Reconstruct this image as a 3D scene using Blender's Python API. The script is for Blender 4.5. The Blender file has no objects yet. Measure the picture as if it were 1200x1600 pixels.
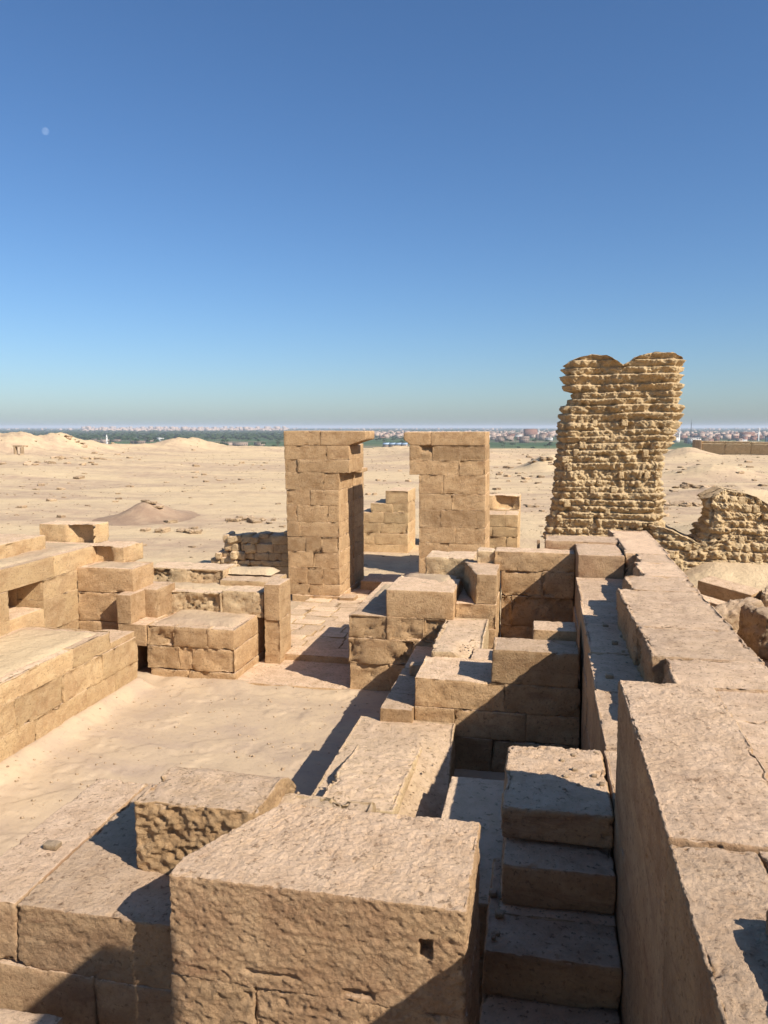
import bpy, math, random
import numpy as np
from mathutils import Vector, Matrix

# ------------------------------------------------------------------ camera, light, exposure
sc = bpy.context.scene
COL = sc.collection
PITCH = math.atan(133.0 / 1200.0)
YAW = math.atan(245.0 / math.hypot(1200.0, 133.0))
cd = bpy.data.cameras.new('camera')
cam = bpy.data.objects.new('camera', cd)
COL.objects.link(cam)
cam.location = (0, 0, 0)
cam.rotation_euler = (math.pi / 2 - PITCH, 0, YAW)
cd.sensor_fit = 'HORIZONTAL'
cd.sensor_width = 36.0
cd.lens = 36.0
cd.clip_start = 0.05
cd.clip_end = 120000.0
sc.camera = cam

SUN_TRAVEL = Vector((-1.0, 0.53, -0.9)).normalized()
SUN_EL = math.asin(-SUN_TRAVEL.z)
SUN_AZ = math.atan2(-SUN_TRAVEL.x, -SUN_TRAVEL.y)      # clockwise from +Y
sl = bpy.data.lights.new('sun', 'SUN')
sl.energy = 5.0
sl.angle = math.radians(0.53)
sl.color = (1.0, 0.945, 0.86)
so = bpy.data.objects.new('sun', sl)
so.rotation_euler = SUN_TRAVEL.to_track_quat('-Z', 'Y').to_euler()
COL.objects.link(so)

world = bpy.data.worlds.new('World')
sc.world = world
world.use_nodes = True
wn, wl = world.node_tree.nodes, world.node_tree.links
wn.clear()
w_out = wn.new('ShaderNodeOutputWorld')
w_bg = wn.new('ShaderNodeBackground')
w_sky = wn.new('ShaderNodeTexSky')
w_sky.sky_type = 'NISHITA'
w_sky.sun_disc = False
w_sky.sun_elevation = SUN_EL
w_sky.sun_rotation = SUN_AZ
w_sky.altitude = 0.0
w_sky.air_density = 1.0
w_sky.dust_density = 0.75
w_sky.ozone_density = 6.5
w_bg.inputs['Strength'].default_value = 0.086
w_hs = wn.new('ShaderNodeHueSaturation')
w_hs.inputs['Saturation'].default_value = 1.05
wl.new(w_sky.outputs['Color'], w_hs.inputs['Color'])
w_wb = wn.new('ShaderNodeVectorMath')                 # camera white balance of the photograph's sky
w_wb.operation = 'MULTIPLY'
w_wb.inputs[1].default_value = (0.96, 1.01, 1.06)
wl.new(w_hs.outputs['Color'], w_wb.inputs[0])
wl.new(w_wb.outputs[0], w_bg.inputs['Color'])
wl.new(w_bg.outputs['Background'], w_out.inputs['Surface'])

vs = sc.view_settings
vs.view_transform = 'Standard'
vs.look = 'None'
vs.exposure = 0.5
vs.gamma = 1.0
vs.use_curve_mapping = False
sc.cycles.max_bounces = 8
sc.cycles.diffuse_bounces = 4
sc.cycles.volume_bounces = 0

RNG = random.Random(11)

# ------------------------------------------------------------------ numpy noise
def _hash(ix, iy, iz, s):
    h = (ix * 374761393 + iy * 668265263 + iz * 2147483647 + s * 1274126177) & 0xFFFFFFFF
    h = ((h ^ (h >> 13)) * 1274126177) & 0xFFFFFFFF
    h = h ^ (h >> 16)
    return (h & 0xFFFFFF) / float(0xFFFFFF)

def vnoise(P, s=0):
    P = np.asarray(P, float)
    F = np.floor(P)
    I = F.astype(np.int64)
    t = P - F
    t = t * t * (3 - 2 * t)
    x, y, z = I[:, 0], I[:, 1], I[:, 2]
    r = 0
    for dx in (0, 1):
        wx = t[:, 0] if dx else 1 - t[:, 0]
        for dy in (0, 1):
            wy = t[:, 1] if dy else 1 - t[:, 1]
            for dz in (0, 1):
                wz = t[:, 2] if dz else 1 - t[:, 2]
                r = r + wx * wy * wz * _hash(x + dx, y + dy, z + dz, s)
    return r * 2 - 1

def fbm(P, s=0, octv=3, gain=0.5):
    P = np.asarray(P, float)
    a, r, tot = 1.0, 0, 0
    for o in range(octv):
        r = r + a * vnoise(P * (2.03 ** o) + 17.3 * o, s + o)
        tot += a
        a *= gain
    return r / tot

# ------------------------------------------------------------------ mesh helpers
def raw_mesh(name, V, quads=None, tris=None, smooth=True):
    me = bpy.data.meshes.new(name)
    V = np.asarray(V, np.float32)
    me.vertices.add(len(V))
    me.vertices.foreach_set('co', V.ravel())
    loops, starts, tot = [], [], 0
    if quads is not None and len(quads):
        q = np.asarray(quads, np.int32)
        loops.append(q.ravel()); starts.append(np.arange(len(q)) * 4); tot = 4 * len(q)
    if tris is not None and len(tris):
        t = np.asarray(tris, np.int32)
        loops.append(t.ravel()); starts.append(tot + np.arange(len(t)) * 3)
    L = np.concatenate(loops); S = np.concatenate(starts).astype(np.int32)
    me.loops.add(len(L)); me.loops.foreach_set('vertex_index', L.astype(np.int32))
    me.polygons.add(len(S)); me.polygons.foreach_set('loop_start', S)
    me.update(calc_edges=True)
    if smooth:
        me.polygons.foreach_set('use_smooth', np.ones(len(S), bool))
    me.validate()
    return me

def link(name, me, m, parent=None, loc=(0, 0, 0)):
    o = bpy.data.objects.new(name, me)
    COL.objects.link(o)
    o.location = loc
    if me is not None and m is not None and not me.materials:
        me.materials.append(m)
    if parent is not None:
        o.parent = parent
        o.location = Vector(loc) - parent.location
    return o

def tag(o, label=None, cat=None, group=None, kind=None):
    if label: o['label'] = label
    if cat: o['category'] = cat
    if group: o['group'] = group
    if kind: o['kind'] = kind
    return o

def thing(name, label, cat, loc, group=None):
    o = bpy.data.objects.new(name, None)
    COL.objects.link(o)
    o.location = loc
    o.empty_display_size = 0.2
    return tag(o, label, cat, group)

def axis_pos(L, r, cell):
    r = min(r, L * 0.3)
    n = max(1, int(round((L - 2 * r) / cell)))
    mid = np.linspace(r, L - r, n + 1)
    if cell < r * 1.2:
        e = np.array([0, r * 0.15, r * 0.5])
    else:
        e = np.array([0, r * 0.3])
    return np.concatenate([e, mid, (L - e)[::-1]])

def lattice(xs, ys, zs):
    """surface of a box lattice -> verts (N,3), quads"""
    nx, ny, nz = len(xs), len(ys), len(zs)
    quads = []
    def idx(i, j, k): return (i * ny + j) * nz + k
    i, j = np.meshgrid(np.arange(nx - 1), np.arange(ny - 1), indexing='ij'); i = i.ravel(); j = j.ravel()
    for k, fl in ((0, 1), (nz - 1, 0)):
        q = np.stack([idx(i, j, k), idx(i + 1, j, k), idx(i + 1, j + 1, k), idx(i, j + 1, k)], 1)
        quads.append(q[:, ::-1] if fl else q)
    i, k = np.meshgrid(np.arange(nx - 1), np.arange(nz - 1), indexing='ij'); i = i.ravel(); k = k.ravel()
    for j0, fl in ((0, 0), (ny - 1, 1)):
        q = np.stack([idx(i, j0, k), idx(i + 1, j0, k), idx(i + 1, j0, k + 1), idx(i, j0, k + 1)], 1)
        quads.append(q[:, ::-1] if fl else q)
    j, k = np.meshgrid(np.arange(ny - 1), np.arange(nz - 1), indexing='ij'); j = j.ravel(); k = k.ravel()
    for i0, fl in ((0, 1), (nx - 1, 0)):
        q = np.stack([idx(i0, j, k), idx(i0, j + 1, k), idx(i0, j + 1, k + 1), idx(i0, j, k + 1)], 1)
        quads.append(q[:, ::-1] if fl else q)
    Q = np.concatenate(quads)
    u, inv = np.unique(Q.ravel(), return_inverse=True)
    Q = inv.reshape(-1, 4)
    k = u % nz; j = (u // nz) % ny; i = u // (nz * ny)
    return np.stack([xs[i], ys[j], zs[k]], 1), Q

NB = [0]
def block_mesh(x0, x1, y0, y1, z0, z1, r=0.02, amp=0.006, chip=0.03, ero=None, dents=None,
               warp=None, detail=1.0, top_rough=0.0, seed=None):
    """weathered stone block in world metres; returns mesh centred on its own middle"""
    NB[0] += 1
    s = NB[0] * 7 if seed is None else seed
    L = np.array([x1 - x0, y1 - y0, z1 - z0], float)
    c = np.array([(x0 + x1) / 2, (y0 + y1) / 2, (z0 + z1) / 2])
    d = max(2.2, math.hypot(c[0], c[1]))
    cell = d * 0.0040 / detail
    r = min(r * 0.5, L.min() * 0.3) if r < 0.1 else min(r, L.min() * 0.3)
    P, Q = lattice(axis_pos(L[0], r, cell), axis_pos(L[1], r, cell), axis_pos(L[2], r, cell))
    rv = r * (0.62 + 0.0 * P[:, :1])
    inner = np.clip(P, r, L - r)
    v = P - inner
    ln = np.linalg.norm(v, axis=1) + 1e-9
    n = v / ln[:, None]
    edge = 1 - np.abs(n).max(axis=1)
    P2 = inner + n * (r + 0.25 * r * edge[:, None])
    W = P + np.array([x0, y0, z0])
    so_ = np.array([s * 1.37, s * 0.71, s * 2.11])
    # worn edges: broad waviness + chips
    nz_ = fbm(W * 3.1 + so_, s, 2)
    disp = amp * (0.38 - 0.8 * fbm(W * 5.0 + so_, s + 3, 3) * 0.7) - amp * 0.8 * np.abs(fbm(W * 17.0 + so_, s + 5, 2))
    fine = float(np.clip((0.05 - cell) / 0.03, 0, 1))
    if fine > 0:                                        # near stones: pick-marked, pebbly skin
        hi = float(np.clip((0.014 - cell) / 0.007, 0, 1))
        disp += fine * 0.0016 * fbm(W * 30.0 + so_, s + 14, 2, 0.7) + hi * 0.0050 * fbm(W * 68.0 + so_, s + 18, 2, 0.8)
        disp -= hi * 0.010 * np.clip(fbm(W * 38.0 + so_, s + 15, 2) - 0.30, 0, 1)
        disp += fine * 0.0012 * fbm(W * 11.0 + so_, s + 16, 2)
    # face tilt
    nearedge = np.exp(-np.minimum.reduce([np.where(np.abs(n[:, a]) < 0.5, np.minimum(P[:, a], L[a] - P[:, a]), 9.0) for a in range(3)]) / max(0.022, r * 1.6))
    nearedge = np.maximum(nearedge, np.clip(edge * 2.5, 0, 1))
    c1 = np.clip((fbm(W * 7.5 + so_ * 1.7, s + 8, 4, 0.7) - 0.16) * 1.6, 0, 0.6)
    c2 = np.clip(fbm(W * 1.9 + so_ * 0.7, s + 9, 2) - 0.25, 0, 1)
    disp -= chip * nearedge * (c1 * 2.0 + c2 * 1.8)
    if top_rough:
        wt = np.clip(n[:, 2], 0, 1)
        disp -= wt * top_rough * (0.5 + 0.5 * fbm(W * 4.0 + so_, s + 20, 4, 0.6))
    if ero:
        rid = 1 - np.abs(fbm(W * np.array([4.0, 4.0, 4.6]) + so_, s + 11, 4, 0.65)) * 2.2
        big = fbm(W * 2.0 + so_, s + 12, 2)
        rid2 = np.abs(fbm(W * 10.5 + so_, s + 13, 3, 0.7))
        e = np.clip(0.5 + 0.8 * big, 0.1, 1) * (0.20 + 0.5 * np.clip(1 - rid, 0, 1) + 1.1 * rid2)
        for f, a in ero.items():
            ax = 'xyz'.index(f[0]); sg = -1 if f[1] == '-' else 1
            wt = np.clip(n[:, ax] * sg, 0, 1)
            disp -= wt * a * (e - 0.25 * (a < 0.2)) * 1.25
    P2 = P2 + n * disp[:, None]
    if dents:
        for (ax, sg, ca, cb, ha, hb, dep, soft) in dents:     # world coords on the two other axes
            oa = [a for a in range(3) if a != ax]
            da = np.abs(W[:, oa[0]] - ca) / ha
            db = np.abs(W[:, oa[1]] - cb) / hb
            jit = 0.25 * fbm(W * 14, s + 30, 2) if soft > 0.3 else 0
            dd = np.maximum(da, db) + jit
            wgt = np.clip((1 + soft - dd) / max(soft, 1e-3), 0, 1) * (n[:, ax] * sg > 0.5)
            P2[:, ax] -= sg * dep * wgt
    V = P2 + np.array([x0, y0, z0])
    if warp is not None:
        V = warp(V)
    c = (V.min(axis=0) + V.max(axis=0)) / 2
    return raw_mesh('block', V - c, Q), tuple(c)

def block(parent, m, x0, x1, y0, y1, z0, z1, name='block', **k):
    me, c = block_mesh(x0, x1, y0, y1, z0, z1, **k)
    return link(name, me, m, parent, c)

def lone(name, label, cat, m, x0, x1, y0, y1, z0, z1, rot=(0, 0, 0), group=None, **k):
    me, c = block_mesh(x0, x1, y0, y1, z0, z1, **k)
    o = link(name, me, m, None, c)
    o.rotation_euler = rot
    return tag(o, label, cat, group)

def splits(a, b, mean, rng, jit=0.35):
    n = max(1, int(round((b - a) / mean)))
    st = (b - a) / n
    p = [a] + [a + st * (i + rng.uniform(-jit, jit)) for i in range(1, n)] + [b]
    return p

def courses(par, m, axis, a0, a1, b0, b1, zs, mean=0.8, joints=None, rng=RNG, jog=0.008, ends=None, erof=None, **k):
    """stack of courses; axis is the long direction; joints: per course list of split positions (top course first)"""
    for ci in range(len(zs) - 1):
        zt, zb = zs[ci], zs[ci + 1]
        A0, A1 = (ends[ci] if ends and ends[ci] else (a0, a1))
        if joints and ci < len(joints) and joints[ci] is not None:
            sp = [A0] + [j for j in joints[ci] if A0 < j < A1] + [A1]
        else:
            sp = splits(A0, A1, mean, rng)
        kk = dict(k)
        if erof: kk['ero'] = {f: v * rng.uniform(0.4, 1.3) for f, v in erof.items()}
        for i in range(len(sp) - 1):
            j0, j1 = rng.uniform(-jog, jog), rng.uniform(-jog, jog)
            dz = rng.uniform(-0.004, 0.004) if ci == 0 else 0
            if axis == 'x':
                block(par, m, sp[i], sp[i + 1], b0 + j0, b1 + j1, zb, zt + dz, **kk)
            else:
                block(par, m, b0 + j0, b1 + j1, sp[i], sp[i + 1], zb, zt + dz, **kk)

def sand_cover(par, x0, x1, y0, y1, z, h=0.05, s=1):
    """thin drift of sand lying on a wall top: feathered, uneven outline"""
    d = math.hypot((x0 + x1) / 2, (y0 + y1) / 2); cell = d * 0.005
    nx, ny = max(4, int((x1 - x0) / cell)), max(4, int((y1 - y0) / cell))
    X, Y = np.meshgrid(np.linspace(x0, x1, nx), np.linspace(y0, y1, ny), indexing='ij'); x, y = X.ravel(), Y.ravel()
    P = np.stack([x, y, 0 * x], 1)
    e = np.minimum.reduce([x - x0, x1 - x, y - y0, y1 - y]) / 0.12
    zz = z - 0.035 + (h + 0.035) * np.clip(e, 0, 1) ** 0.7 * (0.75 + 0.5 * fbm(P * 2.5, 200 + s, 4, 0.6)) + 0.010 * fbm(P * 14, 210 + s, 2)
    i, j = np.meshgrid(np.arange(nx - 1), np.arange(ny - 1), indexing='ij'); i = i.ravel(); j = j.ravel()
    Q = np.stack([i * ny + j, (i + 1) * ny + j, (i + 1) * ny + j + 1, i * ny + j + 1], 1)
    V = np.stack([x, y, zz], 1); c = V.mean(axis=0)
    return link('sand_cover', raw_mesh('sand_cover', V - c, Q), M['sand'], par, tuple(c))

# ------------------------------------------------------------------ materials
def nd(nt, t, **kw):
    n = nt.nodes.new(t)
    for k, v in kw.items():
        if k in n.inputs: n.inputs[k].default_value = v
        else: setattr(n, k, v)
    return n

def new_mat(name):
    m = bpy.data.materials.new(name)
    m.use_nodes = True
    nt = m.node_tree
    nt.nodes.clear()
    out = nt.nodes.new('ShaderNodeOutputMaterial')
    b = nt.nodes.new('ShaderNodeBsdfPrincipled')
    b.inputs['Roughness'].default_value = 0.93
    b.inputs['Specular IOR Level'].default_value = 0.12
    nt.links.new(b.outputs[0], out.inputs['Surface'])
    return m, nt, b

def mixc(nt, fac, a, b, mode='MIX'):
    n = nt.nodes.new('ShaderNodeMix')
    n.data_type = 'RGBA'; n.blend_type = mode
    for sock, v in ((0, fac), (6, a), (7, b)):
        if hasattr(v, 'links'): nt.links.new(v, n.inputs[sock])
        elif sock == 0: n.inputs[0].default_value = v
        else: n.inputs[sock].default_value = (*v, 1) if len(v) == 3 else v
    return n.outputs[2]

def ramp(nt, src, stops):
    r = nt.nodes.new('ShaderNodeValToRGB')
    els = r.color_ramp.elements
    while len(els) < len(stops): els.new(0.5)
    for e, (p, c) in zip(els, stops):
        e.position = p
        e.color = (c, c, c, 1) if isinstance(c, (int, float)) else (*c, 1)
    nt.links.new(src, r.inputs[0])
    return r.outputs[0]

def noise(nt, vec, scale, detail=4, rough=0.55, dist=0.0):
    n = nt.nodes.new('ShaderNodeTexNoise')
    n.inputs['Scale'].default_value = scale
    n.inputs['Detail'].default_value = detail
    n.inputs['Roughness'].default_value = rough
    n.inputs['Distortion'].default_value = dist
    nt.links.new(vec, n.inputs['Vector'])
    return n.outputs['Fac']

def vmul(nt, vec, s):
    n = nt.nodes.new('ShaderNodeVectorMath'); n.operation = 'MULTIPLY'
    n.inputs[1].default_value = s
    nt.links.new(vec, n.inputs[0])
    return n.outputs[0]

def bump(nt, h, strength, dist, prev=None):
    n = nt.nodes.new('ShaderNodeBump')
    n.inputs['Strength'].default_value = strength
    n.inputs['Distance'].default_value = dist
    nt.links.new(h, n.inputs['Height'])
    if prev is not None: nt.links.new(prev, n.inputs['Normal'])
    return n.outputs[0]

def stone_mat(name, base, dark, pale, chisel=1.0, grain=32.0, var=0.17, stain=0.6, dust_toplight=0.85):
    m, nt, b = new_mat(name)
    tc = nt.nodes.new('ShaderNodeTexCoord')
    oi = nt.nodes.new('ShaderNodeObjectInfo')
    off = nt.nodes.new('ShaderNodeVectorMath'); off.operation = 'MULTIPLY_ADD'
    nt.links.new(oi.outputs['Random'], off.inputs[0])
    off.inputs[1].default_value = (37, 91, 53)
    nt.links.new(tc.outputs['Object'], off.inputs[2])
    v = off.outputs[0]
    n1 = noise(nt, v, 1.7, 5, 0.6, 0.4)
    n2 = noise(nt, v, 6.5, 8, 0.7)
    n3 = noise(nt, v, grain * 1.6, 5, 0.7)
    c = mixc(nt, ramp(nt, n1, [(0.40, 0.0), (0.60, 1.0)]), dark, base)
    c = mixc(nt, ramp(nt, n2, [(0.42, 0.0), (0.72, 0.75)]), c, pale)
    # darker desert patina in thin smears
    n4 = noise(nt, vmul(nt, v, (0.8, 0.8, 3.6)), 3.0, 8, 0.7, 0.7)
    sm = ramp(nt, n4, [(0.52, 0.0), (0.68, stain)])
    c = mixc(nt, sm, c, tuple(x * y for x, y in zip(dark, (0.74, 0.66, 0.66))))
    # pits and grains: dirt plus the shade inside pits, put into the colour
    c = mixc(nt, ramp(nt, n3, [(0.3, 0.34), (0.5, 0.0)]), c, tuple(x * 0.6 for x in dark))
    # wind-blown sand on level surfaces, also painting sunlit brightness onto the tops
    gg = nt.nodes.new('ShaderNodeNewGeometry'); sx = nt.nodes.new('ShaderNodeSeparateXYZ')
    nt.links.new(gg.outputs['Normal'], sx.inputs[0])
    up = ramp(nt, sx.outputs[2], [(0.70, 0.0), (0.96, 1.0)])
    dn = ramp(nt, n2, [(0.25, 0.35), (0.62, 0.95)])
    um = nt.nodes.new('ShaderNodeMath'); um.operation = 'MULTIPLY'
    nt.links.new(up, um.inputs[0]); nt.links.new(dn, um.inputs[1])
    um2 = nt.nodes.new('ShaderNodeMath'); um2.operation = 'MULTIPLY'; um2.inputs[1].default_value = dust_toplight
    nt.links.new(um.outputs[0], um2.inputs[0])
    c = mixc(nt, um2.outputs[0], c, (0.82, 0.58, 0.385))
    pt = ramp(nt, noise(nt, v, grain * 0.9, 4, 0.65), [(0.34, 0.75), (0.43, 0.0)])  # larger dark pits: dirt and painted pit shade
    c = mixc(nt, pt, c, tuple(x * 0.62 for x in dark))
    # block to block tone
    mr = nt.nodes.new('ShaderNodeMapRange')
    mr.inputs[3].default_value = 1 - var; mr.inputs[4].default_value = 1 + var * 0.7
    nt.links.new(oi.outputs['Random'], mr.inputs[0])
    sc_ = nt.nodes.new('ShaderNodeVectorMath'); sc_.operation = 'SCALE'
    nt.links.new(c, sc_.inputs[0]); nt.links.new(mr.outputs[0], sc_.inputs['Scale'])
    nt.links.new(sc_.outputs[0], b.inputs['Base Color'])
    # relief: pebbly pick marks + pits + fine grain
    h1 = noise(nt, v, grain * 1.15, 8, 0.78)
    hm = noise(nt, v, grain * 0.45, 4, 0.6)
    pit = ramp(nt, noise(nt, v, grain * 2.1, 3, 0.6), [(0.30, 0.0), (0.46, 1.0)])
    bn = bump(nt, n2, 0.4, 0.03 * chisel)
    bn = bump(nt, hm, 0.6, 0.014 * chisel, bn)
    bn = bump(nt, h1, 0.95, 0.020 * chisel, bn)
    bn = bump(nt, pit, 0.5, 0.007 * chisel, bn)
    nt.links.new(bn, b.inputs['Normal'])
    return m

M = {}
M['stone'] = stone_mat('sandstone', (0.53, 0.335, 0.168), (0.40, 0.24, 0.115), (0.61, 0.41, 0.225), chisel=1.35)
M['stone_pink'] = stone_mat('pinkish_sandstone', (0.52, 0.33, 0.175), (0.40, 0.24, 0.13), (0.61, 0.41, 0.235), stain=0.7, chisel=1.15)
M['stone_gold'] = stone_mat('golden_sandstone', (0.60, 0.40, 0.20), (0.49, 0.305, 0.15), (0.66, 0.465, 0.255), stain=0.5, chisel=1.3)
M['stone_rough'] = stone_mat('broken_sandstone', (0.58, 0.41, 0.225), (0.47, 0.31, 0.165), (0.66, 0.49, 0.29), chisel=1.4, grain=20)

def sand_mat(name, base, dark, pale, ripple=1.0, banded=True, scale=1.0, big=(0.05, 0.16, 0.1)):
    m, nt, b = new_mat(name)
    g = nt.nodes.new('ShaderNodeNewGeometry')
    v = vmul(nt, g.outputs['Position'], (scale, scale, scale))
    n1 = noise(nt, vmul(nt, v, big), 1.0, 7, 0.62, 0.6)
    n2 = noise(nt, v, 0.9, 9, 0.7)
    n3 = noise(nt, v, 9.0, 8, 0.75)
    n5 = noise(nt, vmul(nt, v, (0.35, 1.1, 1)), 1.0, 8, 0.66, 0.4)
    c = mixc(nt, ramp(nt, n1, [(0.46, 0.0), (0.58, 0.95 if banded else 0.75)]), base, dark)
    c = mixc(nt, ramp(nt, n2, [(0.42, 0.0), (0.70, 0.75)]), c, pale)
    c = mixc(nt, ramp(nt, n5, [(0.55, 0.0), (0.68, 0.4)]), c, tuple(x * 0.82 for x in dark))
    c = mixc(nt, ramp(nt, n3, [(0.30, 0.5), (0.45, 0.0)]), c, tuple(x * 0.62 for x in dark))
    nt.links.new(c, b.inputs['Base Color'])
    bn = bump(nt, n2, 0.6, 0.25 * ripple)
    bn = bump(nt, n3, 0.6, 0.045 * ripple, bn)
    n6 = noise(nt, v, 60.0, 5, 0.7)
    bn = bump(nt, n6, 0.4, 0.008, bn)
    nt.links.new(bn, b.inputs['Normal'])
    return m

M['sand'] = sand_mat('desert_sand', (0.61, 0.445, 0.26), (0.455, 0.315, 0.205), (0.66, 0.495, 0.295))
M['court'] = sand_mat('courtyard_stone_and_sand', (0.50, 0.365, 0.235), (0.40, 0.29, 0.205), (0.57, 0.415, 0.25), ripple=0.22, banded=False, scale=1.0, big=(0.5, 0.8, 0.5))
M['mud'] = stone_mat('mud_brick', (0.57, 0.41, 0.22), (0.46, 0.32, 0.165), (0.65, 0.485, 0.28), chisel=1.5, grain=14, var=0.10, stain=0.3, dust_toplight=0.3)
M['rock'] = stone_mat('desert_rock', (0.46, 0.325, 0.19), (0.34, 0.225, 0.13), (0.56, 0.42, 0.26), chisel=1.5, grain=12, var=0.3, dust_toplight=0.5)
M['gravel'] = sand_mat('dark_gravel', (0.40, 0.27, 0.175), (0.32, 0.21, 0.135), (0.48, 0.34, 0.215), ripple=1.0)

def plain_mat(name, c, rough=0.9, var=0.25, scale=0.3):
    m, nt, b = new_mat(name)
    oi = nt.nodes.new('ShaderNodeObjectInfo')
    tc = nt.nodes.new('ShaderNodeTexCoord')
    n = noise(nt, tc.outputs['Object'], scale, 4, 0.6)
    k = mixc(nt, n, tuple(x * (1 - var) for x in c), tuple(min(1, x * (1 + var)) for x in c))
    mr = nt.nodes.new('ShaderNodeMapRange')
    mr.inputs[3].default_value = 1 - var; mr.inputs[4].default_value = 1 + var
    nt.links.new(oi.outputs['Random'], mr.inputs[0])
    s = nt.nodes.new('ShaderNodeVectorMath'); s.operation = 'SCALE'
    nt.links.new(k, s.inputs[0]); nt.links.new(mr.outputs[0], s.inputs['Scale'])
    nt.links.new(s.outputs[0], b.inputs['Base Color'])
    b.inputs['Roughness'].default_value = rough
    return m
# ------------------------------------------------------------------ ground
def sstep(a, b, x):
    t = np.clip((x - a) / (b - a), 0, 1)
    return t * t * (3 - 2 * t)

def ray_pt(px, d):
    """ground point at distance d in the direction the lens sees at column px (world plan coordinates)"""
    az = math.atan((px - 600) / 1207.3) - YAW
    return math.sin(az) * d, math.cos(az) * d

HILLS = []       # (x, y, height, rx, ry)
def hill(px, d, h, rx, ry):
    x, y = ray_pt(px, d); HILLS.append((x, y, h, rx, ry))
hill(-60, 118, 1.2, 12, 12); hill(28, 118, 1.0, 6, 8); hill(80, 120, 0.6, 4, 7); hill(118, 124, 1.3, 4.5, 9); hill(158, 130, 0.6, 4, 8)
hill(235, 140, 0.4, 5, 9); hill(275, 138, 1.6, 6, 8); hill(318, 140, 0.5, 4, 6)
hill(400, 135, 0.9, 9, 8); hill(-200, 120, 2, 22, 16); hill(620, 128, 1.2, 10, 8); hill(700, 110, 1.2, 8, 14)
hill(860, 84, 1.7, 2.6, 4); hill(905, 70, 0.6, 3, 4); hill(1075, 118, 1.4, 3, 4); hill(1120, 70, 1.2, 3.6, 4)
hill(1190, 34, 0.9, 2.2, 2.4); hill(1260, 31, 0.9, 3, 3); hill(1150, 50, 0.7, 3, 2.5)
hill(120, 90, 0.6, 14, 20)

def ground_z(x, y):
    x = np.asarray(x, float); y = np.asarray(y, float)
    d = np.hypot(x, y)
    P = np.stack([x, y, np.zeros_like(x)], 1)
    z = -4.36 + 0 * x
    far = sstep(22, 60, d)
    z = z + far * (0.55 * fbm(P * 0.035, 3, 3) + 0.16 * fbm(P * np.array([0.12, 0.4, 1]), 5, 3))
    z = z + sstep(13, 24, d) * 0.05 * fbm(P * 0.9, 7, 4)
    hz = 0 * x
    for hx, hy, h, rx, ry in HILLS:
        q = ((x - hx) / rx) ** 2 + ((y - hy) / ry) ** 2
        hz = hz + h * np.exp(-q)
    z = z + hz * (1 + 0.35 * fbm(P * 0.28, 9, 4, 0.6)) + np.clip(hz, 0, 1.5) * 0.12 * fbm(P * 1.1, 10, 3)
    # higher sand bank outside the right wall, sloping up to the mud-brick ruins
    bank = sstep(1.9, 2.7, x) * (1 - sstep(24, 34, d))
    z = z + bank * (0.62 + 0.08 * fbm(P * 1.2, 13, 4))
    z = z + 0.55 * bank * np.exp(-((y - 19.6) / 1.8) ** 2) * sstep(2.6, 4.2, x)
    # excavated hollow close to the wall
    z = z - 0.55 * np.exp(-(((x - 3.2) / 1.2) ** 2 + ((y - 10.5) / 3.2) ** 2)) * sstep(1.8, 2.2, x)
    # rim of the desert plateau and the drop to the valley
    rim = 160 + 14 * fbm(P * 0.012, 15, 3)
    t = sstep(0, 90, d - rim)
    z = z * (1 - t) + (-31.0) * t
    return z

def polar(name, m, radii, angs, zf, kind='structure', closed=True, wave=None):
    R, A = np.meshgrid(radii, angs, indexing='ij')
    x = (R * np.sin(A)).ravel(); y = (R * np.cos(A)).ravel()
    z = zf(x, y)
    V = np.stack([x, y, z], 1)
    na = len(angs); nr = len(radii)
    i, j = np.meshgrid(np.arange(nr - 1), np.arange(na), indexing='ij'); i = i.ravel(); j = j.ravel()
    j2 = (j + 1) % na
    Q = np.stack([i * na + j, i * na + j2, (i + 1) * na + j2, (i + 1) * na + j], 1)[:, ::-1]
    T = None
    V = np.vstack([V, [[0, 0, float(zf(np.array([0.001]), np.array([0.001]))[0])]]])
    T = np.stack([np.full(na, len(V) - 1), (np.arange(na) + 1) % na, np.arange(na)], 1)[:, ::-1]
    o = link(name, raw_mesh(name, V, Q, T), m)
    return tag(o, kind=kind)

va = -YAW
angs = np.concatenate([np.linspace(va - 0.56, va + 0.56, 620), np.linspace(va + 0.58, va + 2 * math.pi - 0.58, 90)])
radii = [1.5]
while radii[-1] < 320: radii.append(radii[-1] * 1.0125 + 0.004)
ground = polar('desert_ground', M['sand'], np.array(radii), angs, ground_z)

# valley plain: fields
fm, nt, b = new_mat('valley_fields')
g = nt.nodes.new('ShaderNodeNewGeometry')
v = vmul(nt, g.outputs['Position'], (0.0042, 0.0085, 0.0))
vo = nt.nodes.new('ShaderNodeTexVoronoi'); vo.distance = 'CHEBYCHEV'; vo.inputs['Scale'].default_value = 1.6
nt.links.new(v, vo.inputs['Vector'])
sepc = nt.nodes.new('ShaderNodeSeparateColor'); nt.links.new(vo.outputs['Color'], sepc.inputs[0])
r_ = nt.nodes.new('ShaderNodeValToRGB'); nt.links.new(sepc.outputs[0], r_.inputs[0])
r_.color_ramp.interpolation = 'CONSTANT'
for i, (p, c) in enumerate([(0, (0.055, 0.10, 0.028)), (0.3, (0.09, 0.14, 0.045)), (0.52, (0.045, 0.085, 0.025)), (0.7, (0.24, 0.19, 0.11)), (0.84, (0.12, 0.14, 0.055))]):
    e = r_.color_ramp.elements[i] if i < 2 else r_.color_ramp.elements.new(p)
    e.position = p; e.color = (*c, 1)
n0 = noise(nt, g.outputs['Position'], 0.01, 8, 0.7)
c = mixc(nt, ramp(nt, n0, [(0.40, 0.0), (0.62, 0.6)]), r_.outputs[0], (0.04, 0.062, 0.025))
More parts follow.
